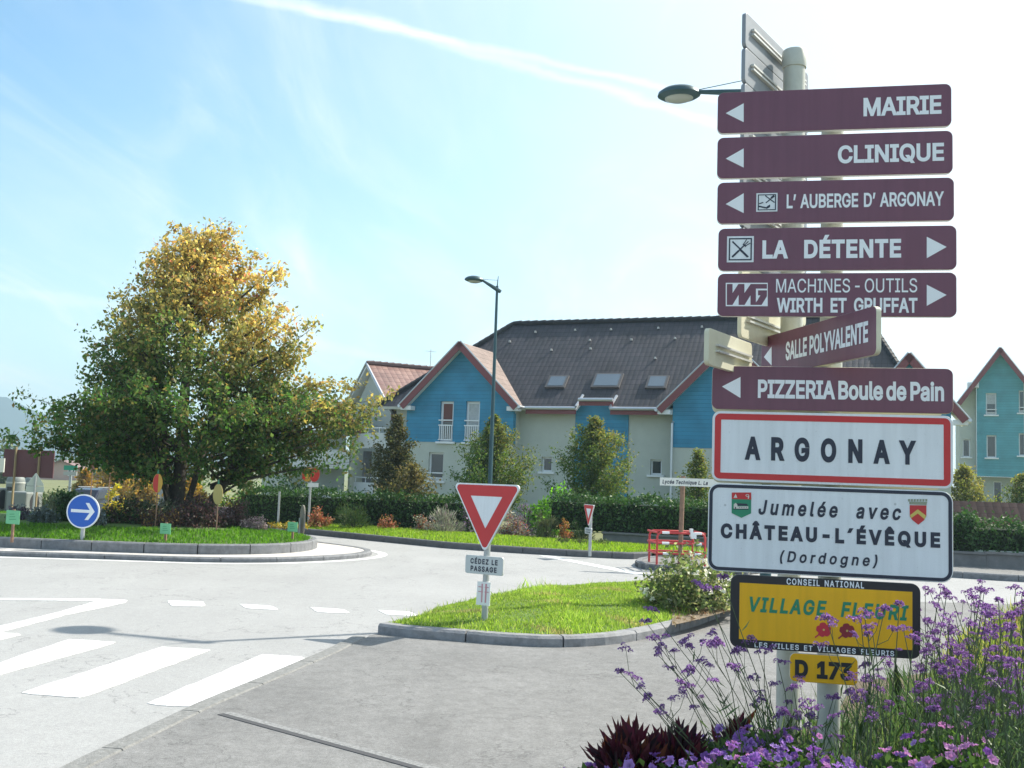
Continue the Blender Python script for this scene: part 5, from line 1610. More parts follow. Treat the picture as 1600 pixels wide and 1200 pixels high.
g = 'brown direction signs in the stack'
m1 = Sign(SF, 1121, 1487, 146, 210, 129, 196, 0, 'direction_sign', 'brown MAIRIE sign with a left arrow, topmost of the stack', SBROWN, group=g)
m1.text('MAIRIE', 1349, (154, 181), 1471, (148, 176), bold=.028); m1.tri([(1134, 177), (1162, 161.5), (1162, 191)])
m2 = Sign(SF, 1120.5, 1489, 216.6, 280, 202, 270, 0, 'direction_sign', 'brown CLINIQUE sign with a left arrow, second from the top', SBROWN, group=g)
m2.text('CLINIQUE', 1309, (228, 254.5), 1475, (223, 249.5), bold=.028); m2.tri([(1134, 248), (1162, 232), (1162, 262)])
m3 = Sign(SF, 1120.5, 1491, 287, 351.5, 275, 343, 0, 'direction_sign', "brown L'AUBERGE D'ARGONAY sign with a left arrow and small white pictogram", SBROWN, group=g)
m3.text("L\u2019 AUBERGE D\u2019 ARGONAY", 1229, (305, 326.5), 1475, (298, 319), bold=.022, word=.05); m3.tri([(1134, 319), (1162, 302), (1162, 333)])
a, b = m3.c(1181.5, 331), m3.c(1215, 301.5); pictogram(m3, a[0], b[0], a[1], b[1], 'inn')
m4 = Sign(SF, 1122, 1495, 357, 424, 352, 420.5, 0, 'direction_sign', 'brown LA D\u00c9TENTE sign with knife and fork pictogram and a right arrow', SBROWN, group=g)
m4.text('LA D\u00c9TENTE', 1191, (375.5, 402.5), 1408, (373.5, 401), bold=.034, word=.3, space=.03); m4.tri([(1448, 370), (1448, 403.5), (1479, 386)])
a, b = m4.c(1135.5, 410), m4.c(1178, 369); pictogram(m4, a[0], b[0], a[1], b[1], 'cutlery')
m5 = Sign(SF, 1121, 1495, 426, 493, 427, 496.6, 0, 'direction_sign', 'brown MACHINES-OUTILS WIRTH ET GRUFFAT sign with a boxed logo and a right arrow', SBROWN, group=g)
m5.text('MACHINES - OUTILS', 1212.5, (435.5, 456), 1433, (435.5, 457.5), bold=.004, word=-.1); m5.text('WIRTH ET GRUFFAT', 1213.5, (465.5, 487), 1433.5, (465.5, 488), bold=.026, word=.15)
m5.tri([(1448, 445), (1448, 478), (1479, 461)])


def wg_logo(sg):
    # box measured on the sign: px 1134..1199 x 442..479
    def P(u, v): return sg.c(1134 + (1199.5 - 1134) * (u - 190) / 865, 442 + (478.5 - 442) * (v - 228) / 487)
    mb = MB(); y = -.0022
    o_ = [P(190, 715), P(1055, 715), P(1055, 228), P(190, 228)]; i_ = [P(212, 690), P(1040, 690), P(1040, 252), P(212, 252)]
    ring(mb, o_, i_, y, .0015)
    for q in ([(330, 245), (455, 245), (330, 440)], [(575, 245), (710, 245), (575, 440)], [(455, 480), (455, 695), (325, 695)], [(700, 490), (700, 695), (575, 695)],
              [(1045, 500), (1045, 695), (925, 695)], [(812, 350), (1045, 350), (1045, 385), (855, 385), (855, 490), (905, 490), (812, 635)]):
        if len(q) == 7:
            flat(mb, [P(*c) for c in q[:4]], y - .0004); flat(mb, [P(812, 350), P(855, 350), P(855, 580), P(812, 635)], y - .0008); flat(mb, [P(855, 490), P(905, 490), P(855, 570)], y - .0006)
        else: flat(mb, [P(*c) for c in q], y - .0004)
    mb.build('logo', SLET, sg.o)


wg_logo(m5)
# SALLE POLYVALENTE, turned towards the road
ra = Vector((1.815, 5.12, 0)); la = Vector((1.56, 6.40, 0)); d_ = ra - la
TF = Frame(ra, math.atan2(d_.y, d_.x))
m6 = Sign(TF, 1189.5, 1369, 528, 592, 477, 551, 0, 'direction_sign', 'smaller brown SALLE POLYVALENTE sign turned sharply to the left on its post', SBROWN, CREAMB, group=g)
def t6(px, py): return m6.c(px, py)
x0, x1 = t6(1228, 560)[0], t6(1357, 530)[0]
zb = (t6(1230, 563)[1] + t6(1356, 531)[1]) / 2; zt = (t6(1230, 534)[1] + t6(1356, 502)[1]) / 2
mb = MB(); text_local(mb, 'SALLE POLYVALENTE', x0, x1, zb, zt - zb, -.0022, .03, 0, 0, .0); mb.build('lettering', SLET, m6.o)
m6.tri([(1194, 558), (1206, 541.5), (1206, 571)])
m7 = Sign(SF, 1112.5, 1489.5, 571, 639, 576.4, 647, 0, 'direction_sign', 'brown PIZZERIA Boule de Pain sign with a left arrow, just above the town name', SBROWN, CREAMB, group=g)
m7.text('PIZZERIA Boule de Pain', 1184, (593, 620), 1475, (597.5, 626), bold=.03, word=-.08); m7.tri([(1128, 604), (1157, 589), (1157, 622)])
m8 = Sign(SF, 1112.5, 1489.5, 641.5, 752.5, 650, 763, 0, 'town_sign', 'white ARGONAY town name sign with a thick red border', SWHITE, CREAMB, r=.045)
m8.strip(.014, .034, .045, SRED); m8.text('ARGONAY', 1163.5, (681.5, 715.5), 1431.5, (689, 724), SNAVY, .042, space=.40)
m9 = Sign(SF, 1106, 1489.5, 755, 891.7, 767, 911, 0, 'town_sign', 'white CH\u00c2TEAU-L\u2019\u00c9V\u00caQUE twinning sign with two coats of arms and a navy border', SWHITE, CREAMB, r=.06)
m9.strip(.006, .018, .06, SNAVY)
m9.text('Jumel\u00e9e avec', 1185, (782, 803.5), 1408, (788, 811), SNAVY, .026, shear=.2, space=.17, word=.35)
m9.text('CH\u00c2TEAU-L\u00b4\u00c9V\u00caQUE', 1126, (818.5, 839.5), 1469, (831, 853.5), SNAVY, .045, space=.16)
m9.text('(Dordogne)', 1218.5, (862, 878.5), 1371, (866, 883), SNAVY, .022, shear=.2, space=.19)


def arms(sg):
    # green and red shield, px 1143..1174 x 769..809
    def P(u, v): return sg.c(1143.4 + (u - 300) / 650 * 30.4, 769.5 + (v - 210) / 860 * 39.5)
    mb = MB(); flat(mb, [P(300, 210), P(950, 210), P(945, 920), P(620, 1070), P(295, 910)], -.0022)
    s_ = mb.build('coat_of_arms', SGRN, sg.o)
    mb = MB(); flat(mb, [P(300, 210), P(950, 210), P(950, 450), P(300, 430)], -.0028); mb.build('chief', SRED, s_)
    mb = MB(); flat(mb, [P(360, 390), P(485, 390), P(430, 250)], -.0034)
    for k in range(10):
        a0, a1 = k * .628, (k + 1) * .628
        flat(mb, [P(820 + 60 * math.cos(a0), 310 + 45 * math.sin(a0)), P(820 + 60 * math.cos(a1), 310 + 45 * math.sin(a1)), P(820 + 38 * math.cos(a1), 310 + 26 * math.sin(a1)), P(820 + 38 * math.cos(a0), 310 + 26 * math.sin(a0))], -.0034)
    flat(mb, [P(845, 330), P(885, 330), P(870, 420), P(835, 420)], -.0036)
    flat(mb, [P(365, 760), P(365, 620), P(425, 560), P(490, 620), P(490, 680), P(850, 680), P(850, 760)], -.0034)
    mb.build('charge', mat('sign_charge', (.66, .62, .56), .5), s_)
    mb = MB(); flat(mb, [P(460, 575), P(800, 590), P(850, 660), P(490, 660)], -.0034); flat(mb, [P(330, 765), P(860, 765), P(860, 795), P(330, 785)], -.0034)
    for k in range(5): flat(mb, [P(545 + 60 * k, 700), P(565 + 60 * k, 700), P(565 + 60 * k, 735), P(545 + 60 * k, 735)], -.004)
    flat(mb, [P(405, 700), P(440, 700), P(440, 757), P(405, 757)], -.004); mb.build('castle_roof', SNAVY, s_)
    # red shield with a gold chevron and a crown, px 1418..1450 x 780..820
    def Q(u, v): return sg.c(1421.3 + (u - 245) / 570 * 26.2, 789.3 + (v - 430) / 660 * 30.5)
    mb = MB(); flat(mb, [Q(245, 430), Q(815, 440), Q(810, 800), Q(740, 930), Q(540, 1090), Q(330, 930), Q(250, 800)], -.0022)
    s_ = mb.build('coat_of_arms', SRED, sg.o)
    mb = MB(); flat(mb, [Q(255, 770), Q(520, 570), Q(520, 710), Q(290, 870)], -.0028); flat(mb, [Q(520, 570), Q(805, 790), Q(755, 910), Q(520, 710)], -.0028); mb.build('chevron', SGOLD, s_)
    mb = MB(); flat(mb, [Q(235, 400), Q(230, 310), Q(840, 320), Q(815, 425)], -.0028)
    for k in range(7):
        u = 190 + k * 98; flat(mb, [Q(u, 305), Q(u - 5, 225), Q(u + 68, 225), Q(u + 60, 305)], -.0026)
    mb.build('crown', SCROWN, s_)


arms(m9)
m10 = Sign(SF, 1141, 1438.5, 899, 1012, 911, 1029.5, 0, 'village_sign', 'yellow VILLAGE FLEURI sign with two red flowers in a black frame', SBLACK, SBLACK, r=.045)
a, b = m10.c(1154.5, 1000), m10.c(1425.5, 922)
mb = MB(); fz0 = (m10.c(1154, 999)[1] + m10.c(1425, 1015)[1]) / 2; fz1 = (m10.c(1155, 911)[1] + m10.c(1425, 924)[1]) / 2
flat(mb, [(a[0], fz0), (b[0], fz0), (b[0], fz1), (a[0], fz1)], -.0015, .001); mb.build('field', SYEL, m10.o)
m10.text('CONSEIL NATIONAL', 1229, (904.5, 913.5), 1350, (908.5, 918.5), SLET, .022, space=.1, word=.1)
m10.text('VILLAGE FLEURI', 1171, (933, 955.5), 1420, (945, 967.5), SGRN, .032, shear=.2, space=.1, word=.3, y=-.003)
m10.text('LES VILLES ET VILLAGES FLEURIS', 1179, (1004.8, 1012.8), 1397, (1015.3, 1023.3), SLET, .02, space=.1, word=.1)


def flower_mark(sg, px, py, m, name):
    cx, cz = sg.c(px, py); r = .045; mb = MB()
    for k in range(5):
        a0 = R(100 + 72 * k); c = (cx + r * .52 * math.cos(a0), cz + r * .52 * math.sin(a0)); P = []
        for j in range(16):
            q = 2 * math.pi * j / 16; rr = r * .41 * (1 - .16 * max(0, math.cos((q - a0)) ** 9 if math.cos(q - a0) > 0 else 0))
            P.append((c[0] + rr * math.cos(q), c[1] + rr * math.sin(q)))
        flat(mb, P, -.0028 - .0002 * k, .0008)
    flat(mb, [(cx + r * .3 * math.cos(k * .785), cz + r * .3 * math.sin(k * .785)) for k in range(8)], -.0040, .001)
    stroke(mb, [(cx - r * .5, cz - r * .55), (cx - r * 1.0, cz - r * .98)], .008, -.0026)
    f = mb.build('flower_emblem', m, sg.o)
    mb = MB(); flat(mb, [(cx + r * .13 * math.cos(k * .785), cz + r * .13 * math.sin(k * .785)) for k in range(8)], -.0046, .0005); mb.build('flower_centre', SGOLD, f)


flower_mark(m10, 1287, 984, SPINK, 'a'); flower_mark(m10, 1323.5, 985.5, SPINKD, 'b')
m11 = Sign(SF, 1234, 1340.5, 1020, 1065, 1027, 1071, 0, 'road_number_sign', 'small yellow D 173 road number plate at the bottom of the stack', SYEL, ALU, r=.03, t=.02, rails=1)
m11.text('D 173', 1242, (1033, 1057), 1331.5, (1033.5, 1060.5), SBLACK, .045, word=.1)
for sg in (m1, m2, m3, m4, m5, m7, m8, m9, m10, m11):
    for pw, pp in ((plw, pl), (prw, pr_)):
        if pp is pl: continue
        bracket(pp, pw, sg.z0 + sg.h * .5, R(-11.6))
# signs on the far side of the posts, seen as cream backs
for k, (q, lab) in enumerate((((1113, 1489.5, 571, 639, 576.4, 647), 'cream back of a sign on the far side of the posts, behind the PIZZERIA sign'),
                              ((1113, 1489.5, 641.5, 752.5, 650, 763), 'cream back of a sign on the far side of the posts, behind the ARGONAY sign'),
                              ((1106, 1489.5, 757, 820, 767, 832), 'cream back of a sign on the far side of the posts, behind the twinning sign'))):
    src = (m7, m8, m9)[k]
    zt_ = src.z0 + src.h; h_ = src.h if k < 2 else src.h * .48
    t = thing('rear_sign', lab, 'sign', SF.world(src.xc, .265, zt_ - h_ - .008), SF.rz)
    mb = MB(); mb.plate([(x, 0, z) for x, z in rrect(-src.w / 2, src.w / 2, 0, h_, .045)], (0, -1, 0), .03); mb.build('panel', CREAMB, t, bevel=.004)
    mb = MB(); mb.box(-src.w * .42, src.w * .42, -.022, -.0, h_ * .5 - .02, h_ * .5 + .02); mb.build('rail', ALU, t)
# angled signs seen from the back: the grey stack behind the brown signs
ddir = Vector((.573, .818, 0)); nrm_ = Vector((-.818, .573, 0))
RF = Frame(plw + nrm_ * .115, math.atan2(.818, .573))
zt1, zb1 = RF.xz(1165, 17)[1], RF.xz(1165, 72)[1]; xa, xb = RF.xz(1165, 45)[0], RF.xz(1263, 113)[0]
ph, pw_ = zt1 - zb1, xb - xa
PBACK = mat('panel_back_shaded', (.23, .25, .28), .5, .2, noise=.1, nscale=5)  # darker copy of the sign back metal, shade put into its colour
names = ['standing highest above the MAIRIE sign', 'second from the top, rising above the MAIRIE sign', 'mostly hidden by the MAIRIE sign', 'behind the gap between MAIRIE and CLINIQUE', 'behind the gap below CLINIQUE',
         'behind the gap below the AUBERGE sign', 'behind the LA D\u00c9TENTE sign', 'behind the MACHINES-OUTILS sign', 'just below the MACHINES-OUTILS sign']
for k in range(9):
    zz = zb1 - k * (ph + .004)
    m_ = PBACK if k < 7 else CREAMB
    t = thing('angled_sign', 'back of an angled grey direction sign ' + names[k], 'sign', RF.world(xa + pw_ / 2, 0, zz), RF.rz, 'angled signs seen from behind')
    mb = MB(); mb.plate([(x, 0, z) for x, z in rrect(-pw_ / 2, pw_ / 2, 0, ph, .03)], (0, -1, 0), .025); mb.build('panel', m_, t, bevel=.003)
    mb = MB(); h_ = ph * .55
    mb.box(-pw_ * .42, pw_ * .42, -.02, 0, h_ + .008, h_ + .02); mb.box(-pw_ * .42, pw_ * .42, -.02, 0, h_ - .02, h_ - .008); mb.build('rail', ALU, t)
# beige one to the left of SALLE POLYVALENTE
lb = Vector((1.045, 5.4, 0)); d_ = Vector((plw.x - .06, plw.y + .06, 0)) - lb
BFm = Frame(lb, math.atan2(d_.y, d_.x))
z1_, z0_ = BFm.xz(1109, 512)[1], BFm.xz(1109, 570)[1]; x0_ = BFm.xz(1107.5, 540)[0]
t = thing('angled_sign', 'cream back of an angled sign jutting out left of SALLE POLYVALENTE', 'sign', BFm.world(x0_ + .34, 0, z0_), BFm.rz, 'angled signs seen from behind')
mb = MB(); mb.plate([(x, 0, z) for x, z in rrect(-.34, .34, 0, z1_ - z0_, .028)], (0, -1, 0), .028); mb.build('panel', CREAMB, t, bevel=.003)
mb = MB(); hm = (z1_ - z0_) * .5
for dz in (.012, -.02): mb.box(-.24, .3, -.02, 0, hm + dz, hm + dz + .010)
mb.build('rail', ALU, t)

# ------------------------------------------------------------------ give way sign on the island
def tri_round(a, b, c, r, n=5):
    P = [Vector(a), Vector(b), Vector(c)]; out = []
    for i in range(3):
        p, q, s = P[i - 1], P[i], P[(i + 1) % 3]
        d1, d2 = (p - q).normalized(), (s - q).normalized(); half_ = d1.angle(d2) / 2
        cen = q + (d1 + d2).normalized() * (r / math.sin(half_)); t0 = q + d1 * (r / math.tan(half_)); t1 = q + d2 * (r / math.tan(half_))
        v0, v1 = t0 - cen, t1 - cen; a0 = math.atan2(v0.y, v0.x); a1 = math.atan2(v1.y, v1.x)
        while a1 - a0 > math.pi: a1 -= 2 * math.pi
        while a1 - a0 < -math.pi: a1 += 2 * math.pi
        out += [(cen.x + r * math.cos(a0 + (a1 - a0) * k / n), cen.y + r * math.sin(a0 + (a1 - a0) * k / n)) for k in range(n + 1)]
    return out


def give_way(label, base, rz_, side, zb, plate=None, sleeve=False, pole_r=.03, pole_top=None):
    t = thing('give_way_sign', label, 'sign', base, rz_)
    h = side * .866; top = zb + h
    mb = MB(); mb.tube([(0, .055, -.15), (0, .055, pole_top or top - .08)], pole_r, 12); mb.build('pole', GALV, t, smooth=True)
    def tr(k):  # inset k
        return [(-side / 2 + k * 1.732, top - k), (0, zb + 2 * k), (side / 2 - k * 1.732, top - k)]
    e = side * .018
    o0 = tri_round(*tr(0), side * .045); o1 = tri_round(*tr(e), side * .04); o2 = tri_round(*tr(side * .155), side * .004)
    mb = MB(); mb.plate([(x, 0, z) for x, z in o0], (0, -1, 0), .025, 0, 1); mb.build('triangle_panel', [SWHITE, ALU], t, bevel=.003)
    mb = MB(); ring(mb, o1, o2, -.0018, .002); mb.build('border', SRED, t)
    if plate:
        w, z0, z1, lines = plate
        mb = MB(); mb.plate([(x, 0, z) for x, z in rrect(-w / 2, w / 2, z0, z1, .025)], (0, -1, 0), .022, 0, 1); p = mb.build('plate', [mat('plate_white', (.55, .58, .58), .5), ALU], t, bevel=.003)
        mb = MB(); hh_ = (z1 - z0)
        for (s, a, b, f) in lines: text_local(mb, s, a * w, b * w, z0 + hh_ * f, hh_ * .27, -.0022, .035, 0, .12)
        mb.build('lettering', SNAVY, p)
    if sleeve:
        z0, z1 = sleeve
        mb = MB(); mb.lathe([(pole_r + .004, z0), (pole_r + .004, z1)], 14, 0, (0, .055)); 
        mb.plate([(-.095, .02, z0), (.075, .02, z0), (.08, .02, z1), (-.085, .02, z1)], (0, -1, 0), .006)
        s_ = mb.build('notice', mat('notice_paper', (.85, .84, .84), .7), t)
        mb = MB(); mb.plate([(-.032, .0185, z0 + .03), (.032, .0185, z0 + .03), (.036, .0185, z1 - .02), (-.032, .0185, z1 - .02)], (0, -1, 0), .001)
        for k in range(2): mb.box(-.07, .06, .0165, .018, z1 - .06 - .05 * k, z1 - .052 - .05 * k)
        mb.build('print', mat('notice_pink', (.62, .30, .34), .7), s_)
    return t


gb = G(753, 968, .17); YF = Frame((gb.x, gb.y, 0), R(-30))
zt_, zb_ = (YF.xz(710, 755)[1] + YF.xz(813, 757)[1]) / 2, YF.xz(762, 865.5)[1]
side_ = (zt_ - zb_) / .866
print('yield side', side_, 'zb', zb_, 'base', gb)
c0, c1 = YF.xz(725, 882)[0], YF.xz(784, 882)[0]; pz0, pz1 = (YF.xz(725, 897)[1] + YF.xz(784, 898)[1]) / 2, (YF.xz(725, 868)[1] + YF.xz(784, 869)[1]) / 2
give_way('red and white give way triangle with C\u00c9DEZ LE PASSAGE plate on the grass island', (gb.x, gb.y, .14), R(-30), side_, zb_ - .14,
         plate=(c1 - c0, pz0 - .14, pz1 - .14, [('C\u00c9DEZ LE', -.36, .36, .56), ('PASSAGE', -.35, .34, .16)]), sleeve=(YF.xz(752, 946)[1] - .14, YF.xz(752, 909)[1] - .14), pole_r=.036)
p = G(918, 858, .2); fz = Frame((p.x, p.y, 0), R(-70))
zt2, zb2 = fz.xz(921, 788.5)[1], fz.xz(920, 823)[1]
give_way('far give way sign seen almost edge-on before the dark hedge', (p.x, p.y, .2), R(-70), (zt2 - zb2) / .866, zb2 - .2, plate=(.34, fz.xz(920, 834.5)[1] - .2, fz.xz(920, 825)[1] - .2, [('C\u00c9DEZ', -.36, .36, .56), ('PASSAGE', -.35, .34, .16)]), pole_r=.035)

# blue arrow sign on the roundabout
p = A(126, 848, 18.95); bz_ = rz(p.x, p.y); AF = Frame((p.x, p.y, 0), R(-4))
cz = AF.xz(131, 799)[1] - bz_; rad = (AF.xz(157, 799)[0] - AF.xz(105.5, 799)[0]) / 2
t = thing('arrow_sign', 'round blue sign with a white right arrow at the edge of the roundabout', 'sign', (p.x, p.y, bz_), R(-4))
mb = MB(); mb.tube([(0, .05, -.1), (0, .05, cz + rad * .6)], .04, 10); mb.build('pole', GALV, t, smooth=True)
circ_ = lambda r: [(r * math.cos(2 * math.pi * k / 48), cz + r * math.sin(2 * math.pi * k / 48)) for k in range(48)]
mb = MB(); mb.plate([(x, 0, z) for x, z in circ_(rad)], (0, -1, 0), .025, 0, 1); mb.build('disc', [SWHITE, ALU], t)
mb = MB(); flat(mb, circ_(rad * .92), -.002); mb.build('blue_field', SBLUE, t)
mb = MB(); u = rad
flat(mb, [(-u * .72, cz - u * .085 + .02 * u), (u * .5, cz - u * .085), (u * .5, cz + u * .085), (-u * .72, cz + u * .10 + .02 * u)], -.004)
flat(mb, [(u * .70, cz), (u * .60, cz + .12 * u), (u * .12, cz + u * .52), (u * .12, cz + u * .52), (u * .36, cz + u * .52)][:0] or [(u * .72, cz), (u * .36, cz + u * .50), (u * .14, cz + u * .50), (u * .47, cz)], -.0044)
flat(mb, [(u * .72, cz), (u * .47, cz), (u * .14, cz - u * .50), (u * .36, cz - u * .50)], -.0048); mb.build('arrow', SWHITE, t)

# green square markers on stakes
GM = mat('marker_green', (.16, .46, .24), .6)
for px, py, py2, w_, lab in ((18, 808, 846, 22, 'green square marker on a stake at the left edge of the roundabout'), (258, 826, 846, 17, 'green square marker on a stake left of the maple, before the dark heather'), (457, 823, 842, 15.5, 'green square marker on a stake at the right tip of the roundabout')):
    p = A(px - 1, py2, {18: 18.6, 258: 19.1, 457: 20.6}[px]); MF = Frame((p.x, p.y, 0), R(-6)); zb_ = rz(p.x, p.y)
    s_ = w_ * p.y / 1600; zc = MF.xz(px, py)[1] - zb_
    t = thing('marker_board', lab, 'sign', (p.x, p.y, zb_), R(-6), 'green markers on the roundabout')
    mb = MB(); mb.box(-.02, .02, .012, .05, -.1, zc + s_ * .55); mb.build('stake', RUST, t)
    mb = MB(); mb.plate([(-s_ / 2, 0, zc - s_ * .46), (s_ / 2, 0, zc - s_ * .5), (s_ / 2, 0, zc + s_ * .46), (-s_ / 2, 0, zc + s_ * .48)], (0, -1, 0), .012); b_ = mb.build('board', GM, t)
    mb = MB()
    for k in range(3): stroke(mb, [(-s_ * .25, zc + s_ * (.2 - .18 * k)), (s_ * (.1 + .08 * k), zc + s_ * (.22 - .18 * k))], .012, -.0015)
    mb.build('drawing', mat('marker_ink', (.06, .26, .13), .7), b_)


# painted fruit boards on sticks
def fruit_board(label, px, py, w_, h_, Y, kind, stick_py, colors):
    c = A(px, py, Y); g_ = A(px, stick_py, Y); s = Y / 1600
    t = thing('fruit_board', label, 'garden ornament', (g_.x, Y, g_.z), 0, 'painted fruit boards around the roundabout')
    zc = c.z - g_.z; W_, H_ = w_ * s / 2, h_ * s / 2
    mb = MB(); mb.tube([(0, .04, -.3), (0, .04, zc + H_ * .5)], .03 if kind == 'apple' else .014, 7); mb.build('pole', GALV if kind == 'apple' else RUST, t)
    def ell(cx, rx, rz_, y, n=24): return [(cx + rx * math.cos(2 * math.pi * k / n), zc + rz_ * math.sin(2 * math.pi * k / n)) for k in range(n)]
    if kind == 'apple':
        mb = MB(); flat(mb, ell(-W_ * .42, W_ * .58, H_, 0), 0, .02); mb.build('yellow_half', colors[1], t)
        mb = MB(); flat(mb, ell(W_ * .42, W_ * .58, H_, 0), -.005, .02); mb.build('red_half', colors[0], t)
        mb = MB(); flat(mb, [(-W_ * .98, zc - H_ * .6), (-W_ * .62, zc - H_ * .8), (-W_ * .55, zc + H_ * .8), (-W_ * .95, zc + H_ * .5)], -.004, .003); mb.build('red_edge', colors[0], t)
        mb = MB(); flat(mb, [(-W_ * .4, zc - H_ * 1.7), (W_ * .9, zc - H_ * 1.7), (W_ * .9, zc - H_ * 1.15), (-W_ * .4, zc - H_ * 1.15)], .0, .02); mb.build('plate', SWHITE, t)
    else:
        mb = MB(); flat(mb, ell(0, W_, H_, 0), 0, .02); mb.build('board', colors[1], t)
        P = [(x, z) for x, z in ell(-W_ * .06, W_ * .85, H_ * .94, 0) if x < W_ * .18]
        mb = MB(); flat(mb, P, -.003, .003); mb.build('red_side', colors[0], t)
        mb = MB(); flat(mb, [(-W_ * .2, zc + H_ * .95), (W_ * .2, zc + H_ * .95), (W_ * .1, zc + H_ * 1.4), (-W_ * .1, zc + H_ * 1.4)], 0, .02); mb.build('stalk', mat('stalk_green', (.05, .2, .12), .6), t)


FR, FY, FB, FO = mat('paint_red', (.55, .035, .03), .5), mat('paint_yellow', (.60, .33, .05), .5), mat('paint_brown', (.22, .10, .07), .6), mat('paint_olive', (.42, .34, .12), .6)
fruit_board('red and yellow apple board on a white pole at the right of the maple', 481, 741, 27, 23, 27.6, 'apple', 829, (FR, FY))
fruit_board('tall red and yellow fruit board between the maple trunk and the grey house', 243, 755, 15, 30, 20.9, 'pear', 800, (FR, FY))
fruit_board('pale yellow fruit board with a red top right of the maple trunk', 338, 772, 15, 32, 20.6, 'pear', 810, (FO, FO))
fruit_board('brown fruit board against the golden tree, left of the other brown one', 139, 722, 11, 30, 30, 'pear', 800, (FB, FB))
fruit_board('reddish brown fruit board under the left low limbs of the maple', 167, 718, 14, 32, 29, 'pear', 800, (FB, mat('paint_rust', (.34, .10, .06), .6)))

# narrow board seen from the back and thin poles beyond the roundabout
p = A(470, 844, 23.8)
t = thing('narrow_board', 'narrow round topped grey board turned edge-on beside the apple board', 'sign', (p.x, p.y, .1), R(-68))
zz = A(474, 789, p.y).z - .1
mb = MB(); mb.plate([(x, 0, z) for x, z in rrect(-.28, .28, zz - .72, zz, .27)], (0, -1, 0), .03); mb.build('panel', mat('board_grey', (.22, .20, .17), .6), t)
mb = MB(); mb.tube([(0, -.04, -.1), (0, -.04, zz - .3)], .03, 8); mb.build('pole', GALV, t)
p = A(434, 822, 28.5)
mb = MB(); mb.tube([(0, 0, -.1), (0, 0, A(436, 768, 28.5).z)], .03, 8); o_ = mb.build('marker_post', GALV, smooth=True); o_.location = (p.x, p.y, 0)
tag(o_, 'thin grey post standing in front of the left hedge', 'post')

# ------------------------------------------------------------------ direction blade and red barrier on the little island
p = G(1062, 884, .1); LF = Frame((p.x, p.y, 0), R(-10))
zb_ = .1; z1_ = LF.xz(1066, 752)[1] - zb_
t = thing('finger_sign', 'white finger sign reading Lyc\u00e9e Technique on a brown post, left of the twinning sign', 'sign', (p.x, p.y, zb_), R(-10))
xA, xB = LF.xz(1031, 752)[0], LF.xz(1160, 757)[0]; zT, zB = LF.xz(1050, 746.5)[1] - zb_, LF.xz(1050, 759)[1] - zb_
mb = MB(); mb.tube([(.0, .05, -.1), (.03, .05, z1_ + .1)], .045, 10); mb.build('pole', RUST, t, smooth=True)
mb = MB(); mb.plate([(xA, 0, zB), (xB - .12, 0, zB), (xB, 0, (zB + zT) / 2), (xB - .12, 0, zT), (xA, 0, zT)], (0, -1, 0), .03); mb.build('blade', mat('blade_white', (.75, .74, .68), .5), t)
mb = MB(); h_ = zT - zB; text_local(mb, 'Lyc\u00e9e Technique L. Lachenal'[:21], xA + .05, LF.xz(1106, 755)[0], zB + h_ * .26, h_ * .46, -.0022, .03, .2, .05); mb.build('lettering', SNAVY, t)

p0_, p1_ = G(1026, 883, .1), G(1101, 885, .1); zb_ = .1
d_ = p1_ - p0_; RBF = Frame((p0_.x, p0_.y, 0), math.atan2(d_.y, d_.x)); Lb = d_.length
t = thing('barrier', 'red and white tubular safety barrier around the brown post on the little island', 'barrier', (p0_.x, p0_.y, zb_), RBF.rz)
hb = RBF.xz(1027, 832)[1] - zb_
def frame_(x0, x1, y, rr=.022):
    fr = MB()
    fr.tube([(x0, y, 0), (x0, y, hb - .08), (x0 + .02, y, hb - .03), (x0 + .07, y, hb), (x1 - .07, y, hb), (x1 - .02, y, hb - .03), (x1, y, hb - .08), (x1, y, 0)], rr, 8)
    for f in (.36, .68): fr.tube([(x0, y, hb * f), (x1, y, hb * f)], rr * .9, 8)
    return fr
frame_(0, Lb, 0).build('front_frame', BARR, t, smooth=True)
frame_(.03, Lb - .03, .75).build('rear_frame', BARR, t, smooth=True)
for x in (.0, Lb):
    mb = MB()
    for z in (hb * .36, hb * .68, hb): mb.tube([(x, 0, z), (x, .75, z)], .02, 8)
    mb.build('side_frame', BARR, t, smooth=True)
for z, xs in ((hb, (.1, .78)), (hb * .68, (.1, .78)), (hb * .36, (.12, .78))):
    for x in xs:
        mb = MB(); mb.tube([(Lb * x, 0, z), (Lb * x + .14, 0, z)], .0245, 8); mb.build('white_band', WHITEP, t, smooth=True)
mb = MB(); mb.box(Lb * .68, Lb * .68 + .05, -.05, .05, hb - .06, hb + .09); mb.box(Lb * .70, Lb * .70 + .1, -.04, .04, hb - .1, hb + .02); mb.build('clamp', WHITEP, t)

# ------------------------------------------------------------------ far left: billboard, containers, sign backs, car
def zloc(px, py, Y): q = A(px, py, Y); return q


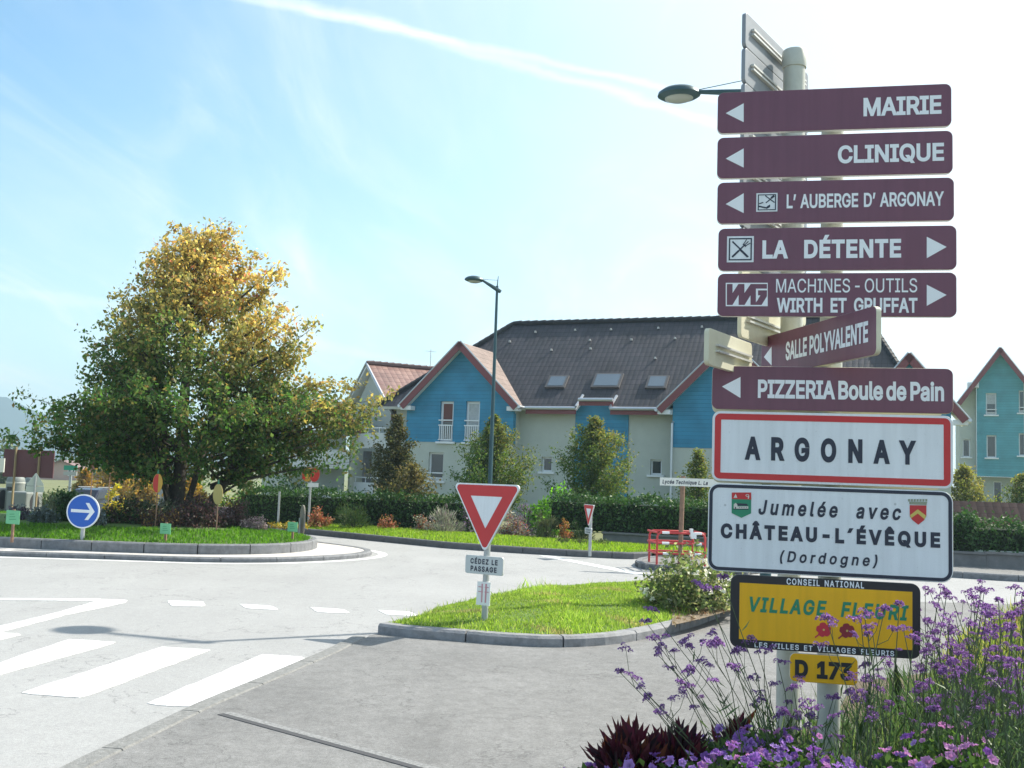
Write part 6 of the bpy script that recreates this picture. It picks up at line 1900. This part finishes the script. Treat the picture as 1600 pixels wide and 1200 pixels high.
Y = 46.0
a, b = A(7, 700, Y), A(82, 747, Y); gz = zg(a.x, Y)
t = thing('billboard', 'big dark brown billboard on two posts seen from behind at the left edge', 'billboard', ((a.x + b.x) / 2, Y, gz), 0)
w_ = b.x - a.x; za_, zb_ = A(45, 703, Y).z - gz, A(45, 746, Y).z - gz
mb = MB(); mb.box(-w_ / 2, w_ / 2, 0, .08, zb_, za_); mb.build('panel', mat('billboard_brown', (.10, .03, .035), .7, noise=.1, nscale=2), t, bevel=.01)
for px in (25, 62):
    x = A(px, 720, Y).x - (a.x + b.x) / 2; mb = MB(); mb.box(x - .03, x + .03, -.11, -.002, -.2, za_ + .12); mb.build('post', mat('post_ochre', (.25, .19, .10), .8), t)
q0, q1 = A(-25, 715, 44), A(5.5, 738, 44)
mb = MB(); mb.box(0, q1.x - q0.x, 0, .06, q1.z, q0.z); mb.box(.2, .3, .06, .16, zg(q0.x, 44) - .1, q0.z)
o_ = mb.build('white_panel', mat('panel_white', (.7, .68, .6), .6)); o_.location = (q0.x, 44, 0); tag(o_, 'white panel sign cut off by the left edge of the picture', 'sign')
CONT = mat('container_grey', (.20, .22, .21), .6, noise=.08, nscale=3)
CONTL = mat('container_light', (.42, .43, .40), .6)


def container(label, px0, px1, py0, py1, Y, kind):
    c = A((px0 + px1) / 2, py1, Y); gz = zg(c.x, Y); s = Y / 1600; w = (px1 - px0) * s; top = A((px0 + px1) / 2, py0, Y).z - gz
    t = thing('recycling_container', label, 'container', (c.x, Y, gz), R(-12), 'recycling containers on the grass')
    if kind == 'round':
        mb = MB(); mb.lathe([(w * .46, 0), (w * .5, .1), (w * .5, top * .86), (w * .47, top * .95), (w * .36, top), (.02, top + .02)], 24); mb.build('body', CONT, t, smooth=True)
        mb = MB(); mb.lathe([(w * .505, top * .80), (w * .515, top * .81), (w * .515, top * .84), (w * .505, top * .85)], 24); mb.build('rim', CONTL, t, smooth=True)
        mb = MB(); mb.plate([(-.12, -w * .52, top * .62), (.12, -w * .52, top * .62), (.12, -w * .52, top * .72), (-.12, -w * .52, top * .72)], (0, -1, 0), .06); mb.build('slot', SBLACK, t)
    else:
        mb = MB(); mb.box(-w / 2, w / 2, -.6, .6, .05, top); mb.build('body', CONT, t, bevel=.08)
        mb = MB(); mb.box(-w / 2 + .1, w / 2 - .1, -.62, .62, 0, .1); mb.build('base', DARK, t)
        n = 20; cy = [( .34 * math.cos(2 * math.pi * k / n), top * .55 + top * .38 * math.sin(2 * math.pi * k / n)) for k in range(n)]
        mb = MB(); mb.plate([(w / 2 + .004, y, z) for y, z in cy], (1, 0, 0), .003); mb.build('opening', SBLACK, t)
    return t


container('tall round grey recycling container in front of the billboard', 8, 35, 744, 795, 50, 'round')
container('tall grey recycling container behind, between the first one and the triangular sign back', 36, 56, 746, 790, 55, 'round')
container('low wide grey recycling container with an oval opening in its end', 20, 55, 768, 795, 48, 'box')
container('grey recycling container cut off by the left edge, lower than the round one', -30, 5, 762, 795, 50, 'box')
# back of a triangular warning sign
Y = 43.0; c = A(52, 797, Y); gz = zg(c.x, Y)
t = thing('warning_sign', 'pale grey back of a triangular warning sign with a plate, beside the containers', 'sign', (c.x, Y, gz), R(20))
zt_, zm_, zl_ = A(53, 738, Y).z - gz, A(53, 759, Y).z - gz, A(53, 769, Y).z - gz; hw = 13.5 * Y / 1600
mb = MB(); mb.plate([(x, 0, z) for x, z in tri_round((-hw, zm_), (hw, zm_), (0, zt_), .04)], (0, -1, 0), .03); mb.build('triangle_back', mat('sign_back_pale', (.48, .52, .47), .5), t)
mb = MB(); mb.plate([(-hw * .95, 0, zl_), (hw * .95, 0, zl_), (hw * .95, 0, zm_ - .02), (-hw * .95, 0, zm_ - .02)], (0, -1, 0), .03); mb.build('plate_back', mat('sign_back_pale', (.48, .52, .47), .5), t)
mb = MB(); mb.tube([(0, -.05, -.1), (0, -.05, zt_ - .15)], .04, 8); mb.build('pole', GALV, t)
Y = 56.0; a, b = A(100, 727, Y), A(120, 735, Y); gz = zg(a.x, Y)
t = thing('green_sign', 'small green direction panel between the billboard and the golden trees', 'sign', ((a.x + b.x) / 2, Y, gz), 0)
mb = MB(); mb.box(-(b.x - a.x) / 2, (b.x - a.x) / 2, 0, .06, b.z - gz, a.z - gz); mb.build('panel', mat('sign_green_far', (.02, .28, .17), .5), t)
mb = MB(); mb.box(-(b.x - a.x) / 2, (b.x - a.x) / 2, 0, .06, b.z - gz - .28, b.z - gz - .08); mb.build('lower_panel', CONTL, t)
mb = MB(); mb.box(-.06, .06, .062, .15, -.1, a.z - gz); mb.build('post', GALV, t)


def car(label, px, Y, rot, paint):
    p = A(px, 790, Y); gz = zg(p.x, Y)
    t = thing('parked_car', label, 'car', (p.x, Y, gz), rot)
    prof = [(-2.1, .35), (-2.15, .7), (-2.05, .98), (-1.1, 1.05), (-.55, 1.5), (.2, 1.58), (1.6, 1.52), (2.0, 1.1), (2.1, .7), (2.05, .35)]
    mb = MB(); n = len(prof)
    for sx, k in ((-.86, 1.0), (.86, 1.0)):
        for x, z in prof: mb.v.append((sx * (1 - .16 * max(0, (z - .95))), x, z))
    mb.f.append(list(range(n))); mb.m.append(0); mb.f.append([n + i for i in reversed(range(n))]); mb.m.append(0)
    for i in range(n): j = (i + 1) % n; mb.f.append([j, i, n + i, n + j]); mb.m.append(0)
    mb.build('body', paint, t, bevel=.06)
    mb = MB(); mb.plate([(-.72, -1.08, 1.08), (.72, -1.08, 1.08), (.64, -.62, 1.46), (-.64, -.62, 1.46)], (0, -.65, .76), .01); mb.plate([(-.6, 1.66, 1.44), (.6, 1.66, 1.44), (.66, 1.92, 1.14), (-.66, 1.92, 1.14)], (0, .75, .6), .01)
    for s in (-1, 1): mb.plate([(s * .865, -.9, 1.08), (s * .865, 1.7, 1.08), (s * .80, 1.45, 1.42), (s * .80, -.5, 1.42)], (s, 0, .15), .02)
    mb.build('window', mat('car_glass', (.02, .025, .035), .35), t)
    for s in (-1, 1):
        for y in (-1.35, 1.3):
            mb = MB(); T = Matrix.Translation((s * .78, y, .32)) @ Matrix.Rotation(R(90), 4, 'Y'); mb.lathe([(.2, -.1), (.32, -.09), (.33, 0), (.32, .09), (.2, .1)], 18, 0, (0, 0), T); w = mb.build('wheel', SBLACK, t, smooth=True)
            mb = MB(); mb.lathe([(.02, -.112), (.2, -.105), (.2, .105), (.02, .112)], 14, 0, (0, 0), T); mb.build('rim', GALV, w)
        mb = MB(); mb.box(s * .6 - .16, s * .6 + .16, -2.16, -2.02, .68, .84); mb.build('headlight', LAMPG, t)
        mb = MB(); mb.tube([(s * .62, -.4, 1.62), (s * .62, 1.4, 1.6)], .02, 5); mb.build('roof_rail', GALV, t)
    t.scale = (.72, .8, .9)
    return t


car('dark blue car with roof rails parked behind the arrow sign, mostly hidden by shrubs', 141, 46, R(-4), mat('car_paint', (.03, .035, .06), .25, .3))

# ------------------------------------------------------------------ island rose bush with white flowers
p = A(1088, 940, 12.9); soil_p = [G(1050, 972, .2), G(1095, 962, .2), G(1140, 950, .2), G(1165, 925, .2), G(1120, 915, .2), G(1050, 935, .2)]
edge_ = resample([q.to_2d() for q in soil_p] + [soil_p[0].to_2d()], .12)[:-1]; inn_ = poly_area_pts(soil_p, 160); inn_ = inn_[dist_poly(inn_, soil_p) > .05]
r_ = delaunay_2d_cdt([Vector(q) for q in edge_] + [Vector(q) for q in inn_], [(i, (i + 1) % len(edge_)) for i in range(len(edge_))], [], 1, 1e-5)
C_ = np.array([(q.x, q.y) for q in r_[0]]); Z_ = isl_z(C_) + .025
mb = MB(); mb.v = [(q[0], q[1], zz) for q, zz in zip(C_, Z_)]; mb.f = [list(f) for f in r_[2]]; mb.m = [0] * len(mb.f)
struct(mb.build('rose_bed_soil', mat('litter_soil', (.20, .15, .10), .95, noise=.45, nscale=18, bump=.6)))
rb = shrub('rose_bush', 'pale green rose bush with white flowers at the right end of the grass island', 'shrub', (p.x - .05, p.y, .2), .72, .6, .60, 3600, .07, [(.16, .22, .08), (.24, .28, .11), (.30, .30, .15), (.12, .15, .06)], m=LEAF, clumps=40, aspect=.5)
P = rand_in(42, .3) * np.array([.70, .6, .6]); P[:, 2] = np.abs(P[:, 2]) + .04
Q = np.repeat(P, 7, 0) + rng.normal(size=(294, 3)) * .014
leaf_mesh('blossoms', Q, .05, tints(294, [(.8, .8, .7), (.75, .72, .6)], var=.06), PETAL, rb, .9)
c = poly_area_pts([(q.x, q.y) for q in soil_p], 500)
tag(leaf_mesh('leaf_litter', np.c_[c, isl_z(c) + .03], .05, tints(500, [(.3, .22, .12), (.38, .3, .18), (.2, .12, .07)]), LEAFD, None, .5), 'dry brown leaves scattered under the white rose bush', 'leaves', kind='stuff')


# ------------------------------------------------------------------ flower bed in the foreground
def flower_head_mesh(seed):
    r = np.random.default_rng(seed); P = []; D = []
    nb = 4 + seed % 3
    for k in range(nb):
        c = r.normal(size=3) * np.array([.018, .018, .006])
        d = r.normal(size=(30, 3)); d[:, 2] = np.abs(d[:, 2]) * .9; d /= np.linalg.norm(d, axis=1)[:, None]
        P.append(c + d * np.array([.013, .013, .012])); D.append(d + r.normal(size=(30, 3)) * .35)
    P = np.vstack(P); D = np.vstack(D)
    col = tints(len(P), [(.21, .11, .29), (.28, .16, .37), (.14, .075, .19), (.36, .22, .45)], [4, 3, 3, 1], .2)
    o = leaf_mesh('flower_head', P, .011, col, PETAL, None, .8, dirs=D)
    me = o.data; bpy.data.objects.remove(o); return me


HEADS = [flower_head_mesh(s) for s in range(5)]


def verbena(base, targets, nleaf, label, group='verbena plants around the sign posts'):
    t = thing('verbena_plant', label, 'flower', base, 0, group)
    b = Vector(base); mb = MB(); P = []; D = []
    for q in targets:
        e = Vector(q) - b; s = Vector((rng.normal() * .05, rng.normal() * .05, 0))
        c1 = s + Vector((e.x * .25, e.y * .25, e.z * .5)) + Vector((rng.normal(), rng.normal(), 0)) * .035
        pts = [s * (1 - f) ** 2 + c1 * 2 * f * (1 - f) + e * f * f for f in np.linspace(0, 1, 6)]
        pts = [Vector(p_) + Vector((rng.normal(), rng.normal(), 0)) * .008 for p_ in pts[:-1]] + [e]
        mb.tube(pts, list(np.linspace(.0042, .0019, 6)), 4, caps=False)
        heads = [(e, .9 + .35 * rng.random())]
        for k in range(rng.integers(0, 3)):   # side branches near the top
            f = .62 + .3 * rng.random(); i = int(f * 5); st = pts[i].lerp(pts[min(i + 1, 5)], f * 5 - i)
            a_ = rng.random() * 6.28; en = st + Vector((math.cos(a_) * .075, math.sin(a_) * .075, .06 + .10 * rng.random()))
            mb.tube([st, st.lerp(en, .5) + Vector((math.cos(a_) * .012, math.sin(a_) * .012, -.01)), en], [.002, .0016, .0013], 3, caps=False); heads.append((en, .45 + .45 * rng.random()))
        for h, sc in heads:
            o_ = bpy.data.objects.new('flower_head', HEADS[rng.integers(0, 5)]); COL.objects.link(o_); o_.parent = t
            o_.location = h; o_.rotation_euler = (rng.normal() * .25, rng.normal() * .25, rng.random() * 6.28); o_.scale = (sc * .84,) * 3
        for k in range(max(2, nleaf // max(1, len(targets)))):
            f = rng.random() ** 1.3 * .8; i = int(f * 5); st = pts[i].lerp(pts[i + 1], f * 5 - i)
            P.append(tuple(st + Vector((rng.normal(), rng.normal(), 0)) * .06 * (1 - f))); D.append((rng.normal() * .6, rng.normal() * .6, .7))
    mb.build('stems', STEM, t)
    if P: leaf_mesh('foliage', np.array(P), .05 + .06 * rng.random(len(P)), tints(len(P), [(.075, .125, .05), (.05, .09, .035), (.11, .165, .06)], var=.3), LEAFD, t, .10, dirs=np.array(D))
    return t


VL = 'purple verbena with bare branching stems in the bed at the foot of the signs'
# sparse stems leaning out to the left of the posts
left = [((1165, 4.9), [(968, 1050), (985, 1058), (1000, 1076), (1012, 1090)]), ((1190, 5.0), [(1022, 1000), (1030, 1025), (1040, 1010), (1052, 1046)]),
        ((1205, 5.2), [(1010, 972), (1022, 955), (1068, 1004), (1078, 1010)]), ((1215, 4.8), [(1105, 1010), (1117, 1005), (1150, 1018), (1145, 1043)]),
        ((1185, 4.7), [(1075, 1048), (1070, 1068), (1026, 1112), (1120, 1065)]), ((1225, 5.0), [(1090, 915), (1105, 922), (1128, 903), (1118, 988)]), ((1240, 5.3), [(1180, 1000), (1195, 1020), (1215, 1035), (1175, 1058)])]
for (bx, D_), tg in left:
    b_ = A(bx, 1150, D_)
    verbena((b_.x, D_, .06), [tuple(A(x + rng.normal() * 2, y, D_ - .25 + .35 * rng.random())) for x, y in tg], 26, VL)
for (bx, D_), tg in (((1275, 4.7), [(1240, 1075), (1262, 1100), (1225, 1112), (1280, 1108)]), ((1350, 4.6), [(1292, 968), (1345, 968), (1357, 992), (1382, 952)]), ((1400, 4.7), [(1362, 980), (1412, 985), (1428, 998), (1405, 945), (1350, 958)]),
                     ((1330, 4.6), [(1358, 1062), (1345, 1095), (1362, 1112), (1300, 1122)])):
    b_ = A(bx, 1150, D_)
    verbena((b_.x, D_, .06), [tuple(A(x, y, D_ - .1 + .2 * rng.random())) for x, y in tg], 40, VL)
# dense stand on the right
for k in range(31):
    D_ = 4.3 + 2.3 * rng.random(); px = 1430 + 190 * rng.random()
    b_ = A(px, 1150, D_); tg = []
    for j in range(int(rng.integers(3, 6))):
        x = px + rng.normal() * 34; y = 915 + 200 * rng.random() ** .9
        if x < 1445: y = max(y, 1035 + 60 * rng.random())
        if x < 1370: x = 1370 + rng.random() * 60
        q = A(x, y, D_ + rng.normal() * .15)
        if q.z < .35: q.z = .35 + .2 * rng.random()
        tg.append(tuple(q))
    verbena((b_.x, D_, .06), tg, 110, VL)

for (bx, D_), tg in (((1215, 5.25), [(1205, 1070), (1190, 1092), (1232, 1098)]), ((1290, 5.2), [(1330, 1082), (1268, 1120), (1302, 1092)]), ((1335, 5.3), [(1352, 1040), (1372, 1076), (1390, 1100)]), ((1250, 5.0), [(1245, 1122), (1218, 1118), (1262, 1135)])):
    b_ = A(bx, 1150, D_)
    verbena((b_.x, D_, .06), [tuple(A(x, y, D_ - .1 + .2 * rng.random())) for x, y in tg], 150, VL)

# petunias
def petunia_mesh(seed, pal):
    r = np.random.default_rng(seed); mb = MB(); R_ = .030; n = 20
    mb.v.append((0, 0, -.012))
    for k in range(n):
        a_ = 2 * math.pi * k / n; rr = R_ * (.93 + .1 * math.cos(5 * a_)); mb.v.append((rr * .5 * math.cos(a_), rr * .5 * math.sin(a_), .004))
    for k in range(n):
        a_ = 2 * math.pi * k / n; rr = R_ * (.93 + .12 * math.cos(5 * a_)); mb.v.append((rr * math.cos(a_), rr * math.sin(a_), .008 + .004 * math.cos(10 * a_) + r.normal() * .001))
    for k in range(n):
        j = (k + 1) % n; mb.f.append([0, 1 + k, 1 + j]); mb.m.append(0); mb.f.append([1 + k, 1 + n + k, 1 + n + j, 1 + j]); mb.m.append(0)
    me = bpy.data.meshes.new('flower'); me.from_pydata(mb.v, [], mb.f); me.materials.append(PETAL)
    ca = me.color_attributes.new('tint', 'FLOAT_COLOR', 'POINT')
    c0 = np.array(pal); dat = []
    for i in range(len(mb.v)): f = .45 if i == 0 else (.85 if i <= n else 1.08); dat += [*(c0 * f), 1]
    ca.data.foreach_set('color', np.clip(dat, 0, 1)); return me


PETS = [petunia_mesh(1, (.32, .18, .50)), petunia_mesh(2, (.40, .25, .58)), petunia_mesh(3, (.25, .12, .40)), petunia_mesh(4, (.50, .24, .48))]


def petunia(px, py, D_, r_, h_, nfl, label, pinkish=0.0):
    p = A(px, py - 16, D_); g_ = 'petunias at the foot of the signs'
    zb0 = max(.06, p.z - h_)
    t = thing('petunia_plant', label, 'flower', (p.x, D_, .06), 0, g_)
    n = 520; P = rand_in(n, .4) * np.array([r_, r_, h_]); P[:, 2] = np.abs(P[:, 2]) + (zb0 - .06) * .9
    leaf_mesh('foliage', P, .04 + .02 * rng.random(n), tints(n, [(.05, .10, .03), (.08, .14, .04), (.11, .18, .05)]), LEAF, t, .5)
    mb = MB()
    for k in range(6): a_ = rng.random() * 6.28; mb.tube([(0, 0, -.03), (math.cos(a_) * r_ * .4, math.sin(a_) * r_ * .4, (p.z - .06) * .6), (math.cos(a_) * r_ * .8, math.sin(a_) * r_ * .8, (p.z - .06) * .8)], .005, 4)
    mb.build('stems', STEM, t)
    for k in range(nfl):
        d = rng.normal(size=3); d[2] = abs(d[2]) * .9 + .15; d[1] -= .35; d /= np.linalg.norm(d)
        o_ = bpy.data.objects.new('flower', PETS[3 if rng.random() < pinkish else rng.integers(0, 3)]); COL.objects.link(o_); o_.parent = t
        o_.location = (d[0] * r_ * 1.03, d[1] * r_ * 1.03, (zb0 - .06) + max(.02, d[2]) * h_ * 1.06)
        dd = Vector(d) + Vector((rng.normal(), rng.normal() - .5, rng.normal())) * .4
        o_.rotation_euler = dd.to_track_quat('Z', 'Y').to_euler(); s = .48 + .5 * rng.random(); o_.scale = (s, s, s)


PL = 'purple petunias massed along the bottom of the picture below the signs'
for (px, py, D_) in ((1100, 1172, 5.0), (1140, 1160, 4.9), (1190, 1156, 5.0), (1245, 1160, 4.95), (1160, 1185, 4.55), (1075, 1200, 4.6), (1120, 1200, 4.5), (1220, 1188, 4.55), (1275, 1190, 4.6), (1010, 1200, 4.7), (1300, 1205, 4.4)):
    petunia(px, py, D_, .21, .2, 42, PL, .2)
PK = 'pinkish petunias under the verbena at the bottom right'
for (px, py, D_) in ((1440, 1170, 4.5), (1490, 1150, 4.8), (1520, 1185, 4.4), (1410, 1190, 4.4), (950, 1210, 4.85), (915, 1215, 4.8)):
    petunia(px, py, D_, .16, .16, 15, PK if px > 1300 else 'small pinkish petunia at the left end of the flower bed, before the dark coleus', .7)


def coleus(px, py, D_, r_, h_, n, label):
    p = A(px, py, D_); t = thing('coleus_plant', label, 'plant', (p.x, D_, .06), 0)
    zt = p.z - .06
    P = rand_in(n, .45) * np.array([r_ * .8, r_ * .8, h_ * .7]); P[:, 2] = np.abs(P[:, 2]) + max(0, zt - h_)
    D = P * np.array([1, 1, .3]) / r_ + rng.normal(size=(n, 3)) * .35; D[:, 2] += .55
    leaf_mesh('foliage', P, .085 + .06 * rng.random(n), tints(n, [(.075, .018, .03), (.08, .025, .03), (.035, .018, .025), (.14, .05, .03)], [4, 3, 3, 1]), LEAF, t, .26, dirs=D)
    mb = MB()
    for k in range(7): a_ = k * .9; mb.tube([(0, 0, -.03), (math.cos(a_) * r_ * .5, math.sin(a_) * r_ * .5, zt * .8)], .006, 4)
    mb.build('stems', mat('stem_dark', (.06, .03, .03), .7), t)


coleus(985, 1128, 4.85, .17, .26, 330, 'spiky dark purple coleus at the left end of the flower bed')
coleus(1062, 1130, 4.9, .15, .24, 260, 'dark reddish coleus between the left coleus and the purple petunias')
coleus(1150, 1108, 5.35, .11, .28, 90, 'small dark coleus behind the petunias, left of the posts')
# low green filler leaves between the plants
c = poly_area_pts([(1.0, 5.0), (1.5, 6.3), (2.3, 7.0), (3.2, 8.2), (5.2, 8.2), (4.6, 4.2), (2.2, 3.9), (1.2, 4.4)], 9000)
tag(blade_mesh('ground_cover', np.c_[c, np.full(9000, .05)], .20 + .32 * rng.random(9000), .007, tints(9000, [(.05, .095, .035), (.075, .13, .045), (.11, .155, .05), (.035, .06, .025)], var=.3), LEAFG, .5),
    'thin green leaves and stems filling the flower bed under the verbena', 'ground cover', kind='stuff')

bpy.data.objects.remove(_to); bpy.data.curves.remove(_cv)

# ------------------------------------------------------------------ haze: the air between the camera and the hills
def haze(density):
    mb = MB(); mb.box(-1700, 1700, -250, 1700, -5, 120)
    m = bpy.data.materials.new('haze_air'); m.use_nodes = True; n = m.node_tree.nodes; n.remove(n['Principled BSDF'])
    v = n.new('ShaderNodeVolumePrincipled'); v.inputs['Color'].default_value = (.62, .86, 1, 1); v.inputs['Density'].default_value = density; v.inputs['Anisotropy'].default_value = .3
    m.node_tree.links.new(v.outputs[0], n['Material Output'].inputs['Volume'])
    o_ = mb.build('haze', m); o_['kind'] = 'stuff'; o_['label'] = 'thin pale air that fades the far hills to blue'; o_['category'] = 'haze'


haze(.0006)
